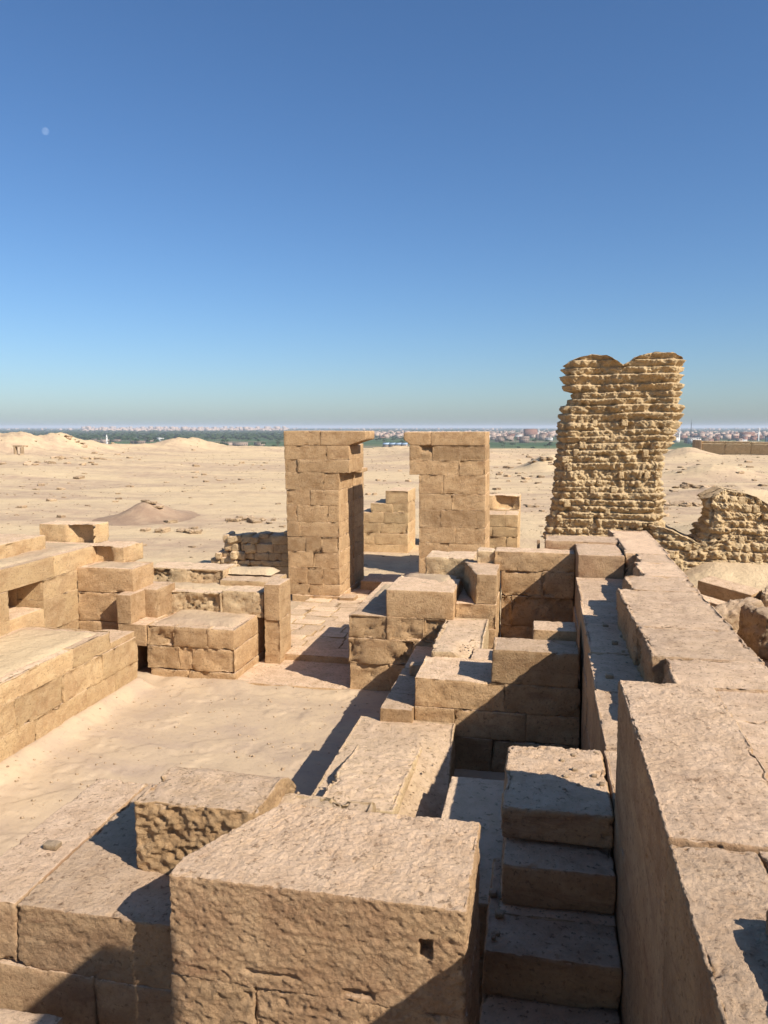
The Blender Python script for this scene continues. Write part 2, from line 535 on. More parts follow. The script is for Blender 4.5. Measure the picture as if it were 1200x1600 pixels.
dd = nt.nodes.new('ShaderNodeVectorMath'); dd.operation = 'LENGTH'; nt.links.new(g.outputs['Position'], dd.inputs[0])
mr = nt.nodes.new('ShaderNodeMapRange'); mr.inputs[1].default_value = 700; mr.inputs[2].default_value = 1250; nt.links.new(dd.outputs['Value'], mr.inputs[0])
c = mixc(nt, mr.outputs[0], (0.33, 0.25, 0.15), c)
nt.links.new(c, b.inputs['Base Color'])
rad2 = np.array([240, 400, 700, 1100, 1600, 2400, 3600, 5500, 9000, 16000, 30000, 60000.])
plain = polar('valley_plain', fm, rad2, np.linspace(0, 2 * math.pi, 97)[:-1], lambda x, y: -30.6 - 0.35 * (np.hypot(x, y) < 300))

# courtyard floor: worn slabs half buried in sand
def floor_sheet(name, m, x0, x1, y0, y1, zf, cell, kind='structure'):
    nx, ny = int((x1 - x0) / cell) + 1, int((y1 - y0) / cell) + 1
    X, Y = np.meshgrid(np.linspace(x0, x1, nx), np.linspace(y0, y1, ny), indexing='ij')
    x, y = X.ravel(), Y.ravel()
    V = np.stack([x, y, zf(x, y)], 1)
    i, j = np.meshgrid(np.arange(nx - 1), np.arange(ny - 1), indexing='ij'); i = i.ravel(); j = j.ravel()
    Q = np.stack([i * ny + j, (i + 1) * ny + j, (i + 1) * ny + j + 1, i * ny + j + 1], 1)
    return tag(link(name, raw_mesh(name, V, Q), m), kind=kind)

def court_z(x, y):
    P = np.stack([x, y, 0 * x], 1)
    z = -4.315 + 0.030 * fbm(P * 0.7, 21, 3) + 0.012 * fbm(P * 3.0, 22, 4, 0.6)
    pl = sstep(0.05, 0.12, fbm(P * np.array([1.3, 1.6, 1]), 23, 4, 0.6))      # raised remains of the slab surface
    z = z + 0.016 * pl
    # sand drifted against walls
    z = z + 0.16 * np.exp(-((x + 6.5) / 0.22) ** 2) * (y < 11.4)
    z = z + 0.10 * np.exp(-((y - 11.75) / 0.3) ** 2) * (0.6 + 0.6 * fbm(P * 2.0, 25, 2))
    z = z + 0.10 * np.exp(-((y - 9.1) / 0.25) ** 2) * (x > -1.5)
    return z
floor_sheet('courtyard_floor', M['court'], -8.3, 1.0, 3.2, 12.4, court_z, 0.035)
floor_sheet('hall_sand', M['sand'], -8.3, 1.2, 12.4, 18.0, lambda x, y: -4.335 + 0.02 * fbm(np.stack([x, y, 0 * x], 1) * 2, 31, 3) + 0.09 * ((x > -2.9)), 0.12)

# ------------------------------------------------------------------ temple masonry
Rr = random.Random(5)
st, sp_, sg_ = M['stone'], M['stone_pink'], M['stone_gold']

# nearest pier
def near_warp(V):
    V = V.copy()
    t = np.clip((V[:, 1] - 3.15) / 0.6, 0, 1) * np.clip((-0.9 - V[:, 0]) / 0.7, 0, 1)
    V[:, 0] += 0.30 * t
    return V
p = thing('stone_pier', 'big squared sandstone pier closest to the viewer with a small square socket in its front', 'masonry', (-0.93, 3.35, -3.9))
block(p, sp_, -1.60, -0.26, 3.0, 3.74, -2.49, -2.0, detail=2.2, r=0.022, amp=0.012, chip=0.035, warp=near_warp, ero={'y-': 0.006}, top_rough=0.010,
      dents=[(1, -1, -0.43, -2.2, 0.024, 0.040, 0.09, 0.12), (1, -1, -0.72, -2.45, 0.05, 0.012, 0.03, 0.6), (1, -1, -1.12, -2.42, 0.09, 0.008, 0.02, 0.6)])
block(p, sp_, -1.615, -1.205, 3.0, 3.74, -2.93, -2.488, detail=2.1, r=0.035, amp=0.016, chip=0.05, ero={'y-': 0.03})
block(p, sp_, -1.20, -0.255, 3.005, 3.74, -2.93, -2.488, detail=2.1, r=0.035, amp=0.016, chip=0.05, ero={'y-': 0.035})
for z1, z0 in ((-2.93, -3.38), (-3.38, -4.4)):
    block(p, sp_, -1.62, -0.9, 3.0, 3.74, z0, z1, detail=0.5); block(p, sp_, -0.895, -0.25, 3.0, 3.74, z0, z1, detail=0.5)

# low cross wall on the left of the pier
p = thing('low_wall', 'broad low sandstone wall at the lower left with a tall joint near the picture edge', 'wall', (-2.4, 4.0, -4.3))
block(p, sp_, -2.89, -2.518, 3.15, 4.5, -2.685, -2.36, detail=2.0, r=0.03, amp=0.006, chip=0.03, top_rough=0.010)
block(p, sp_, -2.512, -1.45, 3.15, 4.5, -2.70, -2.36, detail=2.0, r=0.03, amp=0.008, chip=0.04, top_rough=0.014, ero={'y-': 0.015})
courses(p, sp_, 'x', -2.9, -1.45, 3.14, 4.5, [-2.695, -3.1, -3.5, -4.4], joints=[[-2.1]], mean=0.9, rng=Rr, r=0.03, amp=0.010, erof={'y-': 0.03})
p = thing('stone_ledge', 'lower stone step peeking out behind the left edge of the broad low wall', 'masonry', (-3.2, 5, -4.3))
courses(p, sp_, 'y', 4.5, 5.5, -3.58, -2.9, [-2.95, -3.4, -4.4], mean=1.2, rng=Rr, r=0.04, amp=0.012, top_rough=0.03)
def b_warp(V):
    V = V.copy()
    t = np.clip((V[:, 1] - 3.9) / 0.3, 0, 1) * np.clip((V[:, 2] + 2.3) / 0.3, 0, 1)
    V[:, 2] -= 0.16 * t * t
    return V
p = lone('stone_block', 'broken bright-topped block with a pitted front casting its shadow on the broad low wall', 'stone block', M['stone'],
         -2.075, -1.39, 3.54, 4.2, -2.37, -1.965, r=0.04, amp=0.015, chip=0.07, ero={'y-': 0.06}, top_rough=0.03, warp=b_warp, detail=1.8)
p = lone('stone_block', 'flat crumbled block directly behind the top of the nearest pier', 'stone block', M['stone_rough'],
         -1.47, -0.86, 3.76, 4.02, -2.5, -2.07, r=0.06, amp=0.02, chip=0.12, top_rough=0.06)
lone('stone_block', 'pale block cut off by the bottom edge of the picture at the lower left', 'stone block', sp_,
     -2.6, -2.02, 2.2, 2.80, -3.2, -2.6, r=0.03, amp=0.008, rot=(0, 0, 0.0))
lone('loose_stone', 'small flat chip of stone lying on the broad low wall', 'stone', M['rock'], -2.70, -2.61, 3.62, 3.68, -2.362, -2.335, r=0.015, chip=0.02)

# staircase
p = thing('staircase', 'narrow shaded flight of stone steps climbing beside the right wall', 'stairs', (0.16, 3.9, -4.3))
SX = M['stone_pink']
block(p, SX, -0.185, 0.485, 4.62, 5.62, -2.56, -2.345, name='step', detail=1.6, r=0.045, amp=0.016, chip=0.09, top_rough=0.03)
block(p, SX, -0.165, 0.485, 4.37, 5.3, -2.84, -2.585, name='step', detail=1.6, r=0.035, amp=0.012, chip=0.05, top_rough=0.01)
block(p, SX, -0.245, 0.485, 3.96, 4.9, -3.12, -2.855, name='step', detail=1.6, r=0.04, amp=0.012, chip=0.05, top_rough=0.015)
block(p, SX, -0.25, 0.485, 3.55, 4.6, -3.40, -3.12, name='step', r=0.04, amp=0.012, chip=0.05, top_rough=0.015)
block(p, SX, -0.25, 0.485, 3.15, 4.3, -3.68, -3.40, name='step', r=0.04, amp=0.012, chip=0.05)
block(p, SX, -0.25, 0.485, 2.4, 4.3, -4.3, -3.68, name='step', r=0.04, amp=0.012, detail=0.5)
block(p, SX, -0.19, 0.49, 4.3, 5.6, -4.4, -2.85, name='step_core', r=0.03, amp=0.012, detail=0.6)
for i in range(5):
    x, y = Rr.uniform(-0.24, -0.17), Rr.uniform(4.0, 4.5); s = Rr.uniform(0.012, 0.03)
    block(p, M['rock'], x - s, x + s, y - s, y + s, -2.86, -2.86 + 1.4 * s, name='rubble', r=s, amp=s * 0.5, chip=s * 1.2, detail=2)
for i in range(12):
    x, y = Rr.uniform(0.2, 0.46), Rr.uniform(4.9, 5.6); s = Rr.uniform(0.008, 0.022)
    block(p, M['rock'], x - s, x + s, y - s, y + s, -2.37, -2.36 + 1.2 * s, name='rubble', r=s, amp=s * 0.5, chip=s * 1.2, detail=2)

# right-hand enclosure wall: lower body, ledge, upper courses
p = thing('long_wall', 'long massive stone wall running away on the right with a broken upper course and a sunlit ledge', 'wall', (1.0, 6, -4.3))
RW = M['stone_pink']
for (y0, y1) in ((-0.6, 1.2), (1.2, 2.83), (2.835, 4.66)):
    for z1, z0 in ((-1.865, -2.36), (-2.36, -2.86), (-2.86, -3.36), (-3.36, -4.4)):
        block(p, RW, 0.495, 1.5, y0, y1, z0, z1, r=0.012, amp=0.005, chip=0.02)
def slab_warp(V):
    V = V.copy(); V[:, 0] += 0.0; return V
block(p, RW, 0.493, 1.02, 2.84, 4.655, -1.865, -1.5, detail=2.2, name='slab', r=0.028, amp=0.010, chip=0.045, top_rough=0.022)
block(p, RW, 0.493, 0.795, 1.1, 2.825, -1.865, -1.512, detail=1.6, name='slab', r=0.028, amp=0.010, chip=0.04, top_rough=0.018)
block(p, RW, 0.798, 1.025, 2.37, 2.83, -1.865, -1.51, name='slab', r=0.02, amp=0.008, chip=0.03, top_rough=0.016)
block(p, RW, 0.493, 1.02, -0.6, 1.095, -1.865, -1.51, name='slab', r=0.028, amp=0.010, chip=0.04, detail=0.6)
block(p, RW, 0.70, 1.85, 1.0, 2.36, -1.87, -1.425, name='slab', r=0.03, amp=0.008, chip=0.05, top_rough=0.012)
block(p, RW, 0.62, 0.79, 0.0, 1.75, -1.42, -0.12, name='slab', r=0.03, amp=0.008, detail=0.4)  # added unseen block, shaped only to cast shade on the low wall
# outer course lies one course lower
for (y0, y1, x0, x1) in ((1.0, 2.6, 1.07, 1.84), (2.6, 3.95, 1.09, 1.84), (4.06, 5.3, 1.09, 1.845)):
    block(p, RW, x0, x1, y0, y1, -2.38, -1.93 + Rr.uniform(-0.01, 0.01), name='coping', r=0.035, amp=0.012, chip=0.07, top_rough=0.03, ero={'x-': 0.05})
ub = [(5.31, 5.98, 1.10, 1.85), (5.985, 6.72, 1.06, 1.855), (6.725, 7.75, 0.985, 1.87), (7.755, 9.55, 0.965, 1.89), (9.555, 10.45, 1.12, 1.915), (10.455, 11.5, 1.36, 1.935), (11.505, 12.35, 1.47, 1.95), (12.355, 15.1, 1.33, 2.0)]
for k, (y0, y1, x0, x1) in enumerate(ub):
    block(p, RW, x0, x1, y0, y1, -2.36, -1.94 + Rr.uniform(-0.006, 0.004), name='coping', r=0.035, amp=0.014, chip=0.10, top_rough=0.035, ero={'x-': 0.10})
# ledge courses below
lb = [(4.665, 5.6, 0.50), (5.605, 6.9, 0.515), (6.905, 8.1, 0.535), (8.105, 9.32, 0.56), (9.325, 10.6, 0.565), (10.605, 12.25, 0.59)]
for k, (y0, y1, x0) in enumerate(lb):
    block(p, RW, x0, 1.85, y0, y1, -2.82, -2.335 + Rr.uniform(-0.01, 0.005), r=0.03, amp=0.012, chip=0.05, top_rough=0.028)
courses(p, RW, 'y', 12.2, 15.1, 1.34, 1.95, [-2.35, -2.9, -4.4], mean=1.2, rng=Rr, r=0.02, amp=0.008, detail=0.7)
for zi, (z1, z0) in enumerate(((-2.82, -3.28), (-3.28, -3.75), (-3.75, -4.4))):
    courses(p, RW, 'y', 4.66, 12.25, 0.56, 1.85, [z1, z0], mean=1.2, rng=Rr, r=0.02, amp=0.008, detail=0.7)
for i in range(14):
    y = Rr.uniform(4.8, 9.5); x = Rr.uniform(0.62, 1.0); s = Rr.uniform(0.012, 0.04)
    block(p, M['rock'], x - s, x + s, y - s, y + s, -2.36, -2.345 + s, name='rubble', r=s, amp=s * 0.5, chip=s * 1.2, detail=2)

# block standing at the far end of the long wall
p = thing('end_wall', 'pale flat-topped stonework closing the far end of the long wall near the mud-brick tower', 'wall', (0.9, 13, -4.3))
block(p, sp_, 0.62, 1.32, 12.3, 13.55, -2.5, -2.0, r=0.04, amp=0.012, chip=0.06)
block(p, sp_, 0.63, 1.32, 12.3, 13.5, -3.1, -2.5, r=0.04, amp=0.012); block(p, sp_, 0.62, 1.32, 12.3, 13.5, -4.4, -3.1, r=0.04, amp=0.012, detail=0.5)
block(p, sp_, 0.12, 1.36, 13.5, 14.2, -2.3, -1.95, r=0.04, amp=0.014, chip=0.08, top_rough=0.03)
block(p, sp_, 0.12, 1.36, 13.5, 14.2, -4.4, -2.3, r=0.04, amp=0.014, detail=0.5)
block(p, sp_, -0.02, 0.03, 13.9, 14.0, -2.3, -2.02, r=0.01, amp=0.003)

# floor-level mass in front of the first chamber
p = thing('low_wall', 'low ruined wall stub with a crumbly sunlit top behind the nearest pier', 'wall', (-1.5, 8, -4.3))
def stub_warp(V):
    V = V.copy()
    t = np.clip((V[:, 0] + 1.30) / 0.35, 0, 1) * np.clip((8.9 - V[:, 1]) / 1.5, 0, 1) * np.clip((V[:, 2] + 4.3) / 0.7, 0, 1)
    V[:, 2] -= 0.30 * t
    V[:, 0] += 0.10 * t
    return V
block(p, M['stone_rough'], -2.15, -0.95, 6.3, 9.09, -4.4, -3.605, r=0.04, amp=0.014, chip=0.05, top_rough=0.045, warp=stub_warp, detail=1.3)
block(p, M['stone_rough'], -1.98, -1.25, 6.6, 8.35, -3.64, -3.50, r=0.06, amp=0.03, chip=0.10, top_rough=0.05, detail=1.3, warp=lambda V: V - np.array([0, 0, 1]) * (np.clip((V[:, 1:2] - 7.3) / 1.0, 0, 1) * 0.12))
p = thing('platform', 'low sandy platform between the ruined stub and the shaded staircase', 'masonry', (-0.5, 6.5, -4.3))
courses(p, M['stone_rough'], 'y', 5.3, 7.33, -0.79, -0.22, [-3.46, -3.9, -4.4], joints=[[6.4]], rng=Rr, r=0.03, amp=0.010, chip=0.03, top_rough=0.012)

# first cross wall (in front of first chamber)
p = thing('cross_wall', 'chamber wall half in diagonal shadow with one taller block on its right end', 'wall', (-0.5, 9.5, -4.3))
courses(p, st, 'x', -1.46, 0.53, 9.12, 10.05, [-3.085, -3.445, -3.80, -4.4], joints=[[-0.36], [-0.97, -0.1], [-1.1, -0.5, 0.2]], rng=Rr, r=0.022, amp=0.012, chip=0.06, erof={'y-': 0.05}, top_rough=0.02)
block(p, st, -0.52, 0.50, 9.12, 9.68, -3.09, -2.66, r=0.035, amp=0.014, chip=0.08, top_rough=0.03)
block(p, st, -0.04, 0.50, 9.72, 10.2, -3.09, -2.56, r=0.03, amp=0.01, chip=0.04)
p = thing('low_wall', 'thin foot-wall strip with a lit top running from the chamber wall towards the gate', 'wall', (-1.7, 10.3, -4.3))
courses(p, st, 'y', 8.98, 11.75, -1.87, -1.47, [-3.455, -4.4], joints=[[9.55, 10.6]], rng=Rr, r=0.02, amp=0.01, chip=0.04)
lone('loose_stone', 'rounded loose stone lying on the thin foot-wall strip', 'stone', M['rock'], -1.72, -1.52, 10.25, 10.45, -3.46, -3.29, r=0.07, amp=0.02, chip=0.03)
p = thing('low_wall', 'crumbling low wall with a smooth lit right side between the two cross walls', 'wall', (-1.1, 11, -4.3))
def j_warp(V):
    V = V.copy()
    t = np.clip((11.0 - V[:, 1]) / 1.0, 0, 1) * np.clip((V[:, 0] + 1.1) / 0.35, 0, 1) * np.clip((V[:, 2] + 4.3) / 1.2, 0, 1)
    V[:, 2] -= 0.30 * t
    return V
block(p, M['stone_rough'], -1.40, -0.74, 10.06, 11.96, -3.5, -3.0, r=0.04, amp=0.02, chip=0.10, top_rough=0.06, ero={'x-': 0.12}, warp=j_warp)
block(p, M['stone_rough'], -1.38, -0.74, 10.06, 11.96, -4.4, -3.5, r=0.04, amp=0.02)
block(p, st, -0.86, -0.56, 10.06, 10.6, -3.5, -3.10, r=0.03, amp=0.012, chip=0.05)

# second cross wall, left half (jamb of the doorway)
p = thing('doorway_wall', 'eroded wall of four courses right of the inner doorway with a big clean block on top', 'wall', (-2.2, 12, -4.3))
courses(p, st, 'x', -2.98, -1.27, 11.8, 12.75, [-3.02, -3.40, -3.80, -4.4], joints=[[-2.35, -1.75], [-1.9], [-2.3, -1.7]], rng=Rr, r=0.025, amp=0.014, chip=0.06,
        ends=[(-2.98, -1.27), (-2.98, -1.30), (-2.96, -1.3)], erof={'y-': 0.19})
courses(p, st, 'x', -3.0, -1.95, 12.75, 14.6, [-3.03, -3.45, -4.4], mean=1.0, rng=Rr, r=0.03, amp=0.014, top_rough=0.02)
block(p, st, -2.36, -1.28, 11.80, 12.9, -3.022, -2.575, r=0.035, amp=0.012, chip=0.05, top_rough=0.015)
block(p, M['stone_rough'], -2.45, -1.5, 12.9, 13.6, -3.02, -2.68, r=0.06, amp=0.03, chip=0.12, top_rough=0.08)
sand_cover(p, -2.95, -2.4, 12.0, 14.4, -3.03, 0.03, 9)
sand_cover(p, -2.3, -1.4, 12.3, 13.4, -2.6, 0.04, 10)
# M
p = thing('wall_stub', 'stepped wall stub with a slanting broken left side before the back chamber wall', 'wall', (-0.95, 12.6, -4.3))
block(p, st, -1.27, -0.63, 12.02, 13.4, -3.20, -2.80, r=0.025, amp=0.012, chip=0.05, ero={'y-': 0.06})
block(p, st, -0.93, -0.63, 12.02, 13.4, -3.9, -3.20, r=0.025, amp=0.012, ero={'y-': 0.04}); block(p, st, -0.93, -0.63, 12.02, 13.4, -4.4, -3.9, r=0.02, detail=0.6)
def m_warp(V):
    V = V.copy()
    t = np.clip((V[:, 1] - 12.02) / 1.1, 0, 1) * np.clip((-0.68 - V[:, 0]) / 0.2, 0, 1)
    V[:, 0] -= 0.30 * t
    return V
block(p, st, -0.95, -0.63, 12.02, 13.3, -2.80, -2.32, r=0.03, amp=0.014, chip=0.05, ero={'x-': 0.10}, warp=m_warp)
p = thing('wall_stub', 'rough lumpy block wall just in front of the right gate pillar', 'wall', (-1.6, 13.8, -4.3))
block(p, M['stone_rough'], -2.0, -1.12, 13.65, 14.5, -2.80, -2.35, r=0.05, amp=0.02, chip=0.12, ero={'y-': 0.12}, top_rough=0.02)
courses(p, M['stone_rough'], 'x', -1.9, -1.1, 13.7, 14.4, [-2.8, -3.3, -4.4], mean=0.8, rng=Rr, r=0.05, amp=0.02, erof={'y-': 0.08})
# N
p = thing('back_wall', 'back wall of the far chamber with dark joints and a diagonal shadow edge', 'wall', (0, 13.3, -4.3))
courses(p, st, 'x', -0.60, 0.60, 13.0, 13.5, [-2.10, -2.42, -2.86, -3.36, -3.85, -4.4], joints=[[], [0.08], [-0.42], [0.0], [0.2]],
        ends=[(-0.72, 0.60), None, None, None, None], rng=Rr, r=0.025, amp=0.014, chip=0.09, erof={'y-': 0.14})
block(p, M['stone_rough'], -1.02, -0.725, 13.05, 13.5, -2.45, -2.12, r=0.05, amp=0.03, chip=0.12, ero={'y-': 0.1})

# ------------------------------------------------------------------ left group
p = thing('side_wall', 'long bright golden wall at the left with two stepped lit tops facing the courtyard', 'wall', (-7.2, 9, -4.3))
zsL = [-3.15, -3.46, -3.86, -4.42]
jl = [[5.0, 6.3, 7.2, 8.9, 9.75], [4.6, 5.9, 7.0, 8.35, 9.35, 10.35], [5.2, 6.6, 7.6, 8.7, 9.9, 10.7]]
courses(p, sg_, 'y', 3.9, 10.62, -8.0, -6.5, zsL[:2], joints=[[5.0, 6.6, 8.0, 9.62]], rng=Rr, r=0.02, amp=0.010, chip=0.05, top_rough=0.035, erof={'x+': 0.03})
courses(p, sg_, 'y', 3.9, 11.37, -7.98, -6.5, zsL[1:], joints=jl[1:], rng=Rr, r=0.02, amp=0.012, chip=0.07, erof={'x+': 0.05})
block(p, sg_, -7.1, -6.52, 10.64, 11.36, -3.46, -3.36, r=0.02, amp=0.008, chip=0.04)
sand_cover(p, -7.95, -6.62, 5.0, 10.5, -3.15, 0.03, 2)
sand_cover(p, -7.95, -6.6, 10.62, 11.3, -3.46, 0.05, 3)
p = thing('niche_wall', 'tall golden wall at the far left pierced by a small dark window niche under a long lintel', 'wall', (-8.6, 11, -4.3))
courses(p, sg_, 'y', 6.0, 12.9, -9.5, -8.0, [-2.16, -2.52], joints=[[8.6, 11.42]], rng=Rr, r=0.02, amp=0.008, chip=0.05, top_rough=0.02)
courses(p, sg_, 'y', 11.1, 12.06, -8.5, -8.0, [-2.52, -2.86, -3.40, -4.4], mean=2, rng=Rr, r=0.015, amp=0.010, chip=0.04, erof={'x+': 0.03})
courses(p, sg_, 'y', 6.0, 10.25, -9.4, -8.0, [-2.52, -2.95, -3.4, -4.4], mean=1.0, rng=Rr, r=0.015, amp=0.010, erof={'x+': 0.01})
block(p, sg_, -9.4, -8.0, 10.25, 11.1, -3.3, -2.98, r=0.02); block(p, sg_, -9.4, -8.7, 10.25, 11.1, -2.98, -2.52, r=0.02)
block(p, sg_, -9.4, -8.5, 11.1, 12.9, -4.4, -2.52, r=0.02)
sand_cover(p, -9.4, -8.1, 6.5, 12.8, -2.16, 0.03, 4)
lone('stone_block', 'split block with a dark notch lying highest on the far-left ruins', 'stone block', sg_, -9.35, -8.22, 12.95, 13.5, -2.2, -1.84, r=0.03, amp=0.015, chip=0.07,
     ero={'y-': 0.03}, dents=[(1, -1, -8.45, -2.04, 0.20, 0.2, 0.18, 0.5)])
lone('stone_block', 'crumbled block below the split block, pointing towards the desert', 'stone block', M['stone_gold'], -8.1, -7.36, 12.55, 13.25, -2.49, -2.17, r=0.05, amp=0.02, chip=0.12,
     ero={'y-': 0.12}, dents=[(1, -1, -7.85, -2.3, 0.16, 0.2, 0.16, 0.6)])
lone('stone_slab', 'rounded slab lying on top of the niche wall at the left picture edge', 'stone slab', sg_, -9.6, -8.62, 10.9, 12.1, -2.19, -1.92, r=0.05, amp=0.025, chip=0.10, rot=(0, 0, 0.0))
p = thing('cross_wall', 'plain brown front-facing wall between the niche wall and the offering recess', 'wall', (-7.5, 12.3, -4.3))
courses(p, st, 'x', -8.0, -6.92, 12.06, 12.8, [-2.46, -2.90, -3.42, -4.4], joints=[[], [], []], rng=Rr, r=0.025, amp=0.012, chip=0.05, erof={'y-': 0.07}, top_rough=0.03)
sand_cover(p, -7.9, -7.0, 12.1, 12.75, -2.46, 0.03, 5)
p = thing('stepped_wall', 'three-tier ruined wall left of the inner doorway with ragged broken upper tiers', 'wall', (-6, 12.5, -4.3))
courses(p, st, 'x', -6.60, -4.95, 11.8, 13.2, [-3.37, -3.72, -4.12, -4.42], joints=[[-6.05, -5.42], [-5.95, -5.72], [-5.8]], rng=Rr, r=0.028, amp=0.016, chip=0.06, erof={'y-': 0.14}, top_rough=0.03,
        ends=[(-6.55, -4.95), (-6.55, -4.95), (-6.5, -4.95)])
block(p, st, -7.10, -6.56, 11.8, 12.6, -3.75, -3.375, r=0.03, amp=0.012, chip=0.05); block(p, st, -7.10, -6.90, 11.86, 12.6, -4.42, -3.75, r=0.03, amp=0.012)
block(p, st, -7.10, -6.83, 11.8, 12.3, -3.375, -2.87, r=0.03, amp=0.01, chip=0.05)
block(p, st, -7.10, -6.6, 12.3, 13.0, -3.42, -2.87, r=0.04, amp=0.02, chip=0.1)
block(p, M['stone_rough'], -6.95, -5.62, 12.80, 13.5, -3.42, -2.98, r=0.05, amp=0.03, chip=0.15, ero={'y-': 0.20}, top_rough=0.06, detail=1.4)
block(p, M['stone_rough'], -5.61, -4.83, 12.85, 13.4, -3.42, -2.95, r=0.04, amp=0.02, chip=0.12, ero={'y-': 0.12}, top_rough=0.04, detail=1.3)
block(p, M['stone_rough'], -7.5, -5.90, 13.58, 14.3, -3.15, -2.72, r=0.05, amp=0.02, chip=0.14, ero={'y-': 0.22}, top_rough=0.03, detail=1.4)
courses(p, st, 'x', -7.6, -4.9, 13.4, 14.3, [-3.15, -3.7, -4.4], mean=0.9, rng=Rr, r=0.04, amp=0.02)
block(p, M['stone_gold'], -5.90, -4.83, 13.4, 14.2, -3.2, -2.86, r=0.06, amp=0.03, chip=0.12, top_rough=0.05)
sand_cover(p, -6.5, -5.02, 11.95, 12.95, -3.375, 0.06, 6)
sand_cover(p, -7.0, -5.0, 13.0, 13.65, -3.05, 0.12, 7)
sand_cover(p, -7.4, -5.0, 13.8, 14.3, -2.80, 0.08, 8)
p = thing('door_jamb', 'slim upright door jamb standing at the left side of the inner doorway', 'jamb', (-4.63, 13.1, -4.3))
block(p, st, -4.79, -4.50, 12.80, 13.42, -3.45, -2.80, r=0.02, amp=0.01, chip=0.03)
block(p, st, -4.79, -4.50, 12.80, 13.42, -4.3, -3.45, r=0.02, amp=0.012, chip=0.04, ero={'y-': 0.05})
# threshold + paving
p = thing('threshold', 'worn stone threshold slab across the inner doorway', 'threshold', (-3.9, 12.5, -4.3))
block(p, st, -4.95, -2.95, 11.72, 13.1, -4.45, -4.235, r=0.03, amp=0.012, chip=0.05, top_rough=0.02)
block(p, st, -4.52, -2.98, 13.05, 13.6, -4.45, -4.12, r=0.03, amp=0.012, chip=0.05, top_rough=0.015)
p = thing('paving', 'uneven pale flagstones paving the passage behind the inner doorway', 'paving', (-4, 15, -4.3))
yy = 13.62
while yy < 19.4:
    h = Rr.uniform(0.38, 0.6)
    xx = -5.6 if yy > 13.9 else -4.9
    while xx < -2.7:
        w = Rr.uniform(0.4, 0.85)
        a, bq = Rr.uniform(-0.06, 0.06), Rr.uniform(-0.05, 0.05)
        block(p, sg_, xx + 0.012, xx + w - 0.012, yy + 0.012 + a, yy + h - 0.012, -4.45, -4.145 - 0.03 * (yy - 13.6) + Rr.uniform(-0.012, 0.012), name='flagstone', r=0.02, amp=0.008, chip=0.05, detail=0.8)
        xx += w
    yy += h

# ------------------------------------------------------------------ gate pillars
def cavetto(par, m, x0, x1, y0, y1, z0, z1, side, out):
    """flaring cornice stone: profile curves outward to one side"""
    def w(V):
        V = V.copy()
        t = np.clip((V[:, 2] - z0) / (z1 - z0), 0, 1)
        prof = np.where(t > 0.42, 1.0, (t / 0.42) ** 1.5)
        if side > 0:
            k = np.clip((V[:, 0] - x0) / (x1 - x0), 0, 1); V[:, 0] += out * prof * (k > 0.5) * k
        else:
            k = np.clip((x1 - V[:, 0]) / (x1 - x0), 0, 1); V[:, 0] -= out * prof * (k > 0.5) * k
        return V
    return block(par, m, x0, x1, y0, y1, z0, z1, name='cornice', r=0.06, amp=0.008, chip=0.035, warp=w, detail=1.4)

p = thing('gate_pillar', 'left gate pillar of ten stone courses whose flared cornice points right', 'pillar', (-5.5, 19.3, -4.36))
jz = [-0.10, -0.46, -0.80, -1.12, -1.55, -1.93, -2.35, -2.72, -3.10, -3.50, -3.92, -4.20]
jj = [[-5.30], [-5.12], [-5.88], [-5.2], [-5.55], [-5.9, -5.1], [-5.85], [-5.68, -5.3], [-5.5], [-5.65, -5.25], [-5.6]]
for i in range(len(jz) - 1):
    right = -4.56 if i < 3 else -4.82
    wob = 0.02 * math.sin(i * 1.7)
    left = -6.22 + (0.008 * i)
    sp = [left] + jj[i] + [right]
    for k in range(len(sp) - 1):
        f = 18.2 + Rr.uniform(-0.008, 0.008)
        last = (k == len(sp) - 2)
        if i == 0 and last: continue
        block(p, st, sp[k], sp[k + 1], f, 19.6 + wob, jz[i + 1], jz[i], r=0.022, amp=0.009, chip=0.07, ero={'y-': 0.028}, detail=1.4)
cavetto(p, st, -5.30, -4.56, 18.2, 19.2, -0.46, -0.10, 1, 0.42)
# deeper part of the jamb
for i in range(1, len(jz) - 1):
    block(p, st, -6.2, -4.80, 19.62, 20.8, jz[i + 1], jz[i], r=0.02, amp=0.008, chip=0.05)
block(p, st, -6.1, -5.31, 19.5, 20.8, -0.48, -0.14, r=0.03, chip=0.06)
block(p, st, -4.86, -4.62, 19.7, 20.5, -1.20, -1.10, r=0.03, amp=0.01)
block(p, st, -6.05, -4.80, 18.16, 20.8, -4.5, -4.20, name='plinth', r=0.03, amp=0.012, chip=0.05, ero={'y-': 0.02})
block(p, st, -4.80, -4.42, 18.05, 18.5, -4.45, -4.19, name='plinth', r=0.04, amp=0.012, chip=0.08)

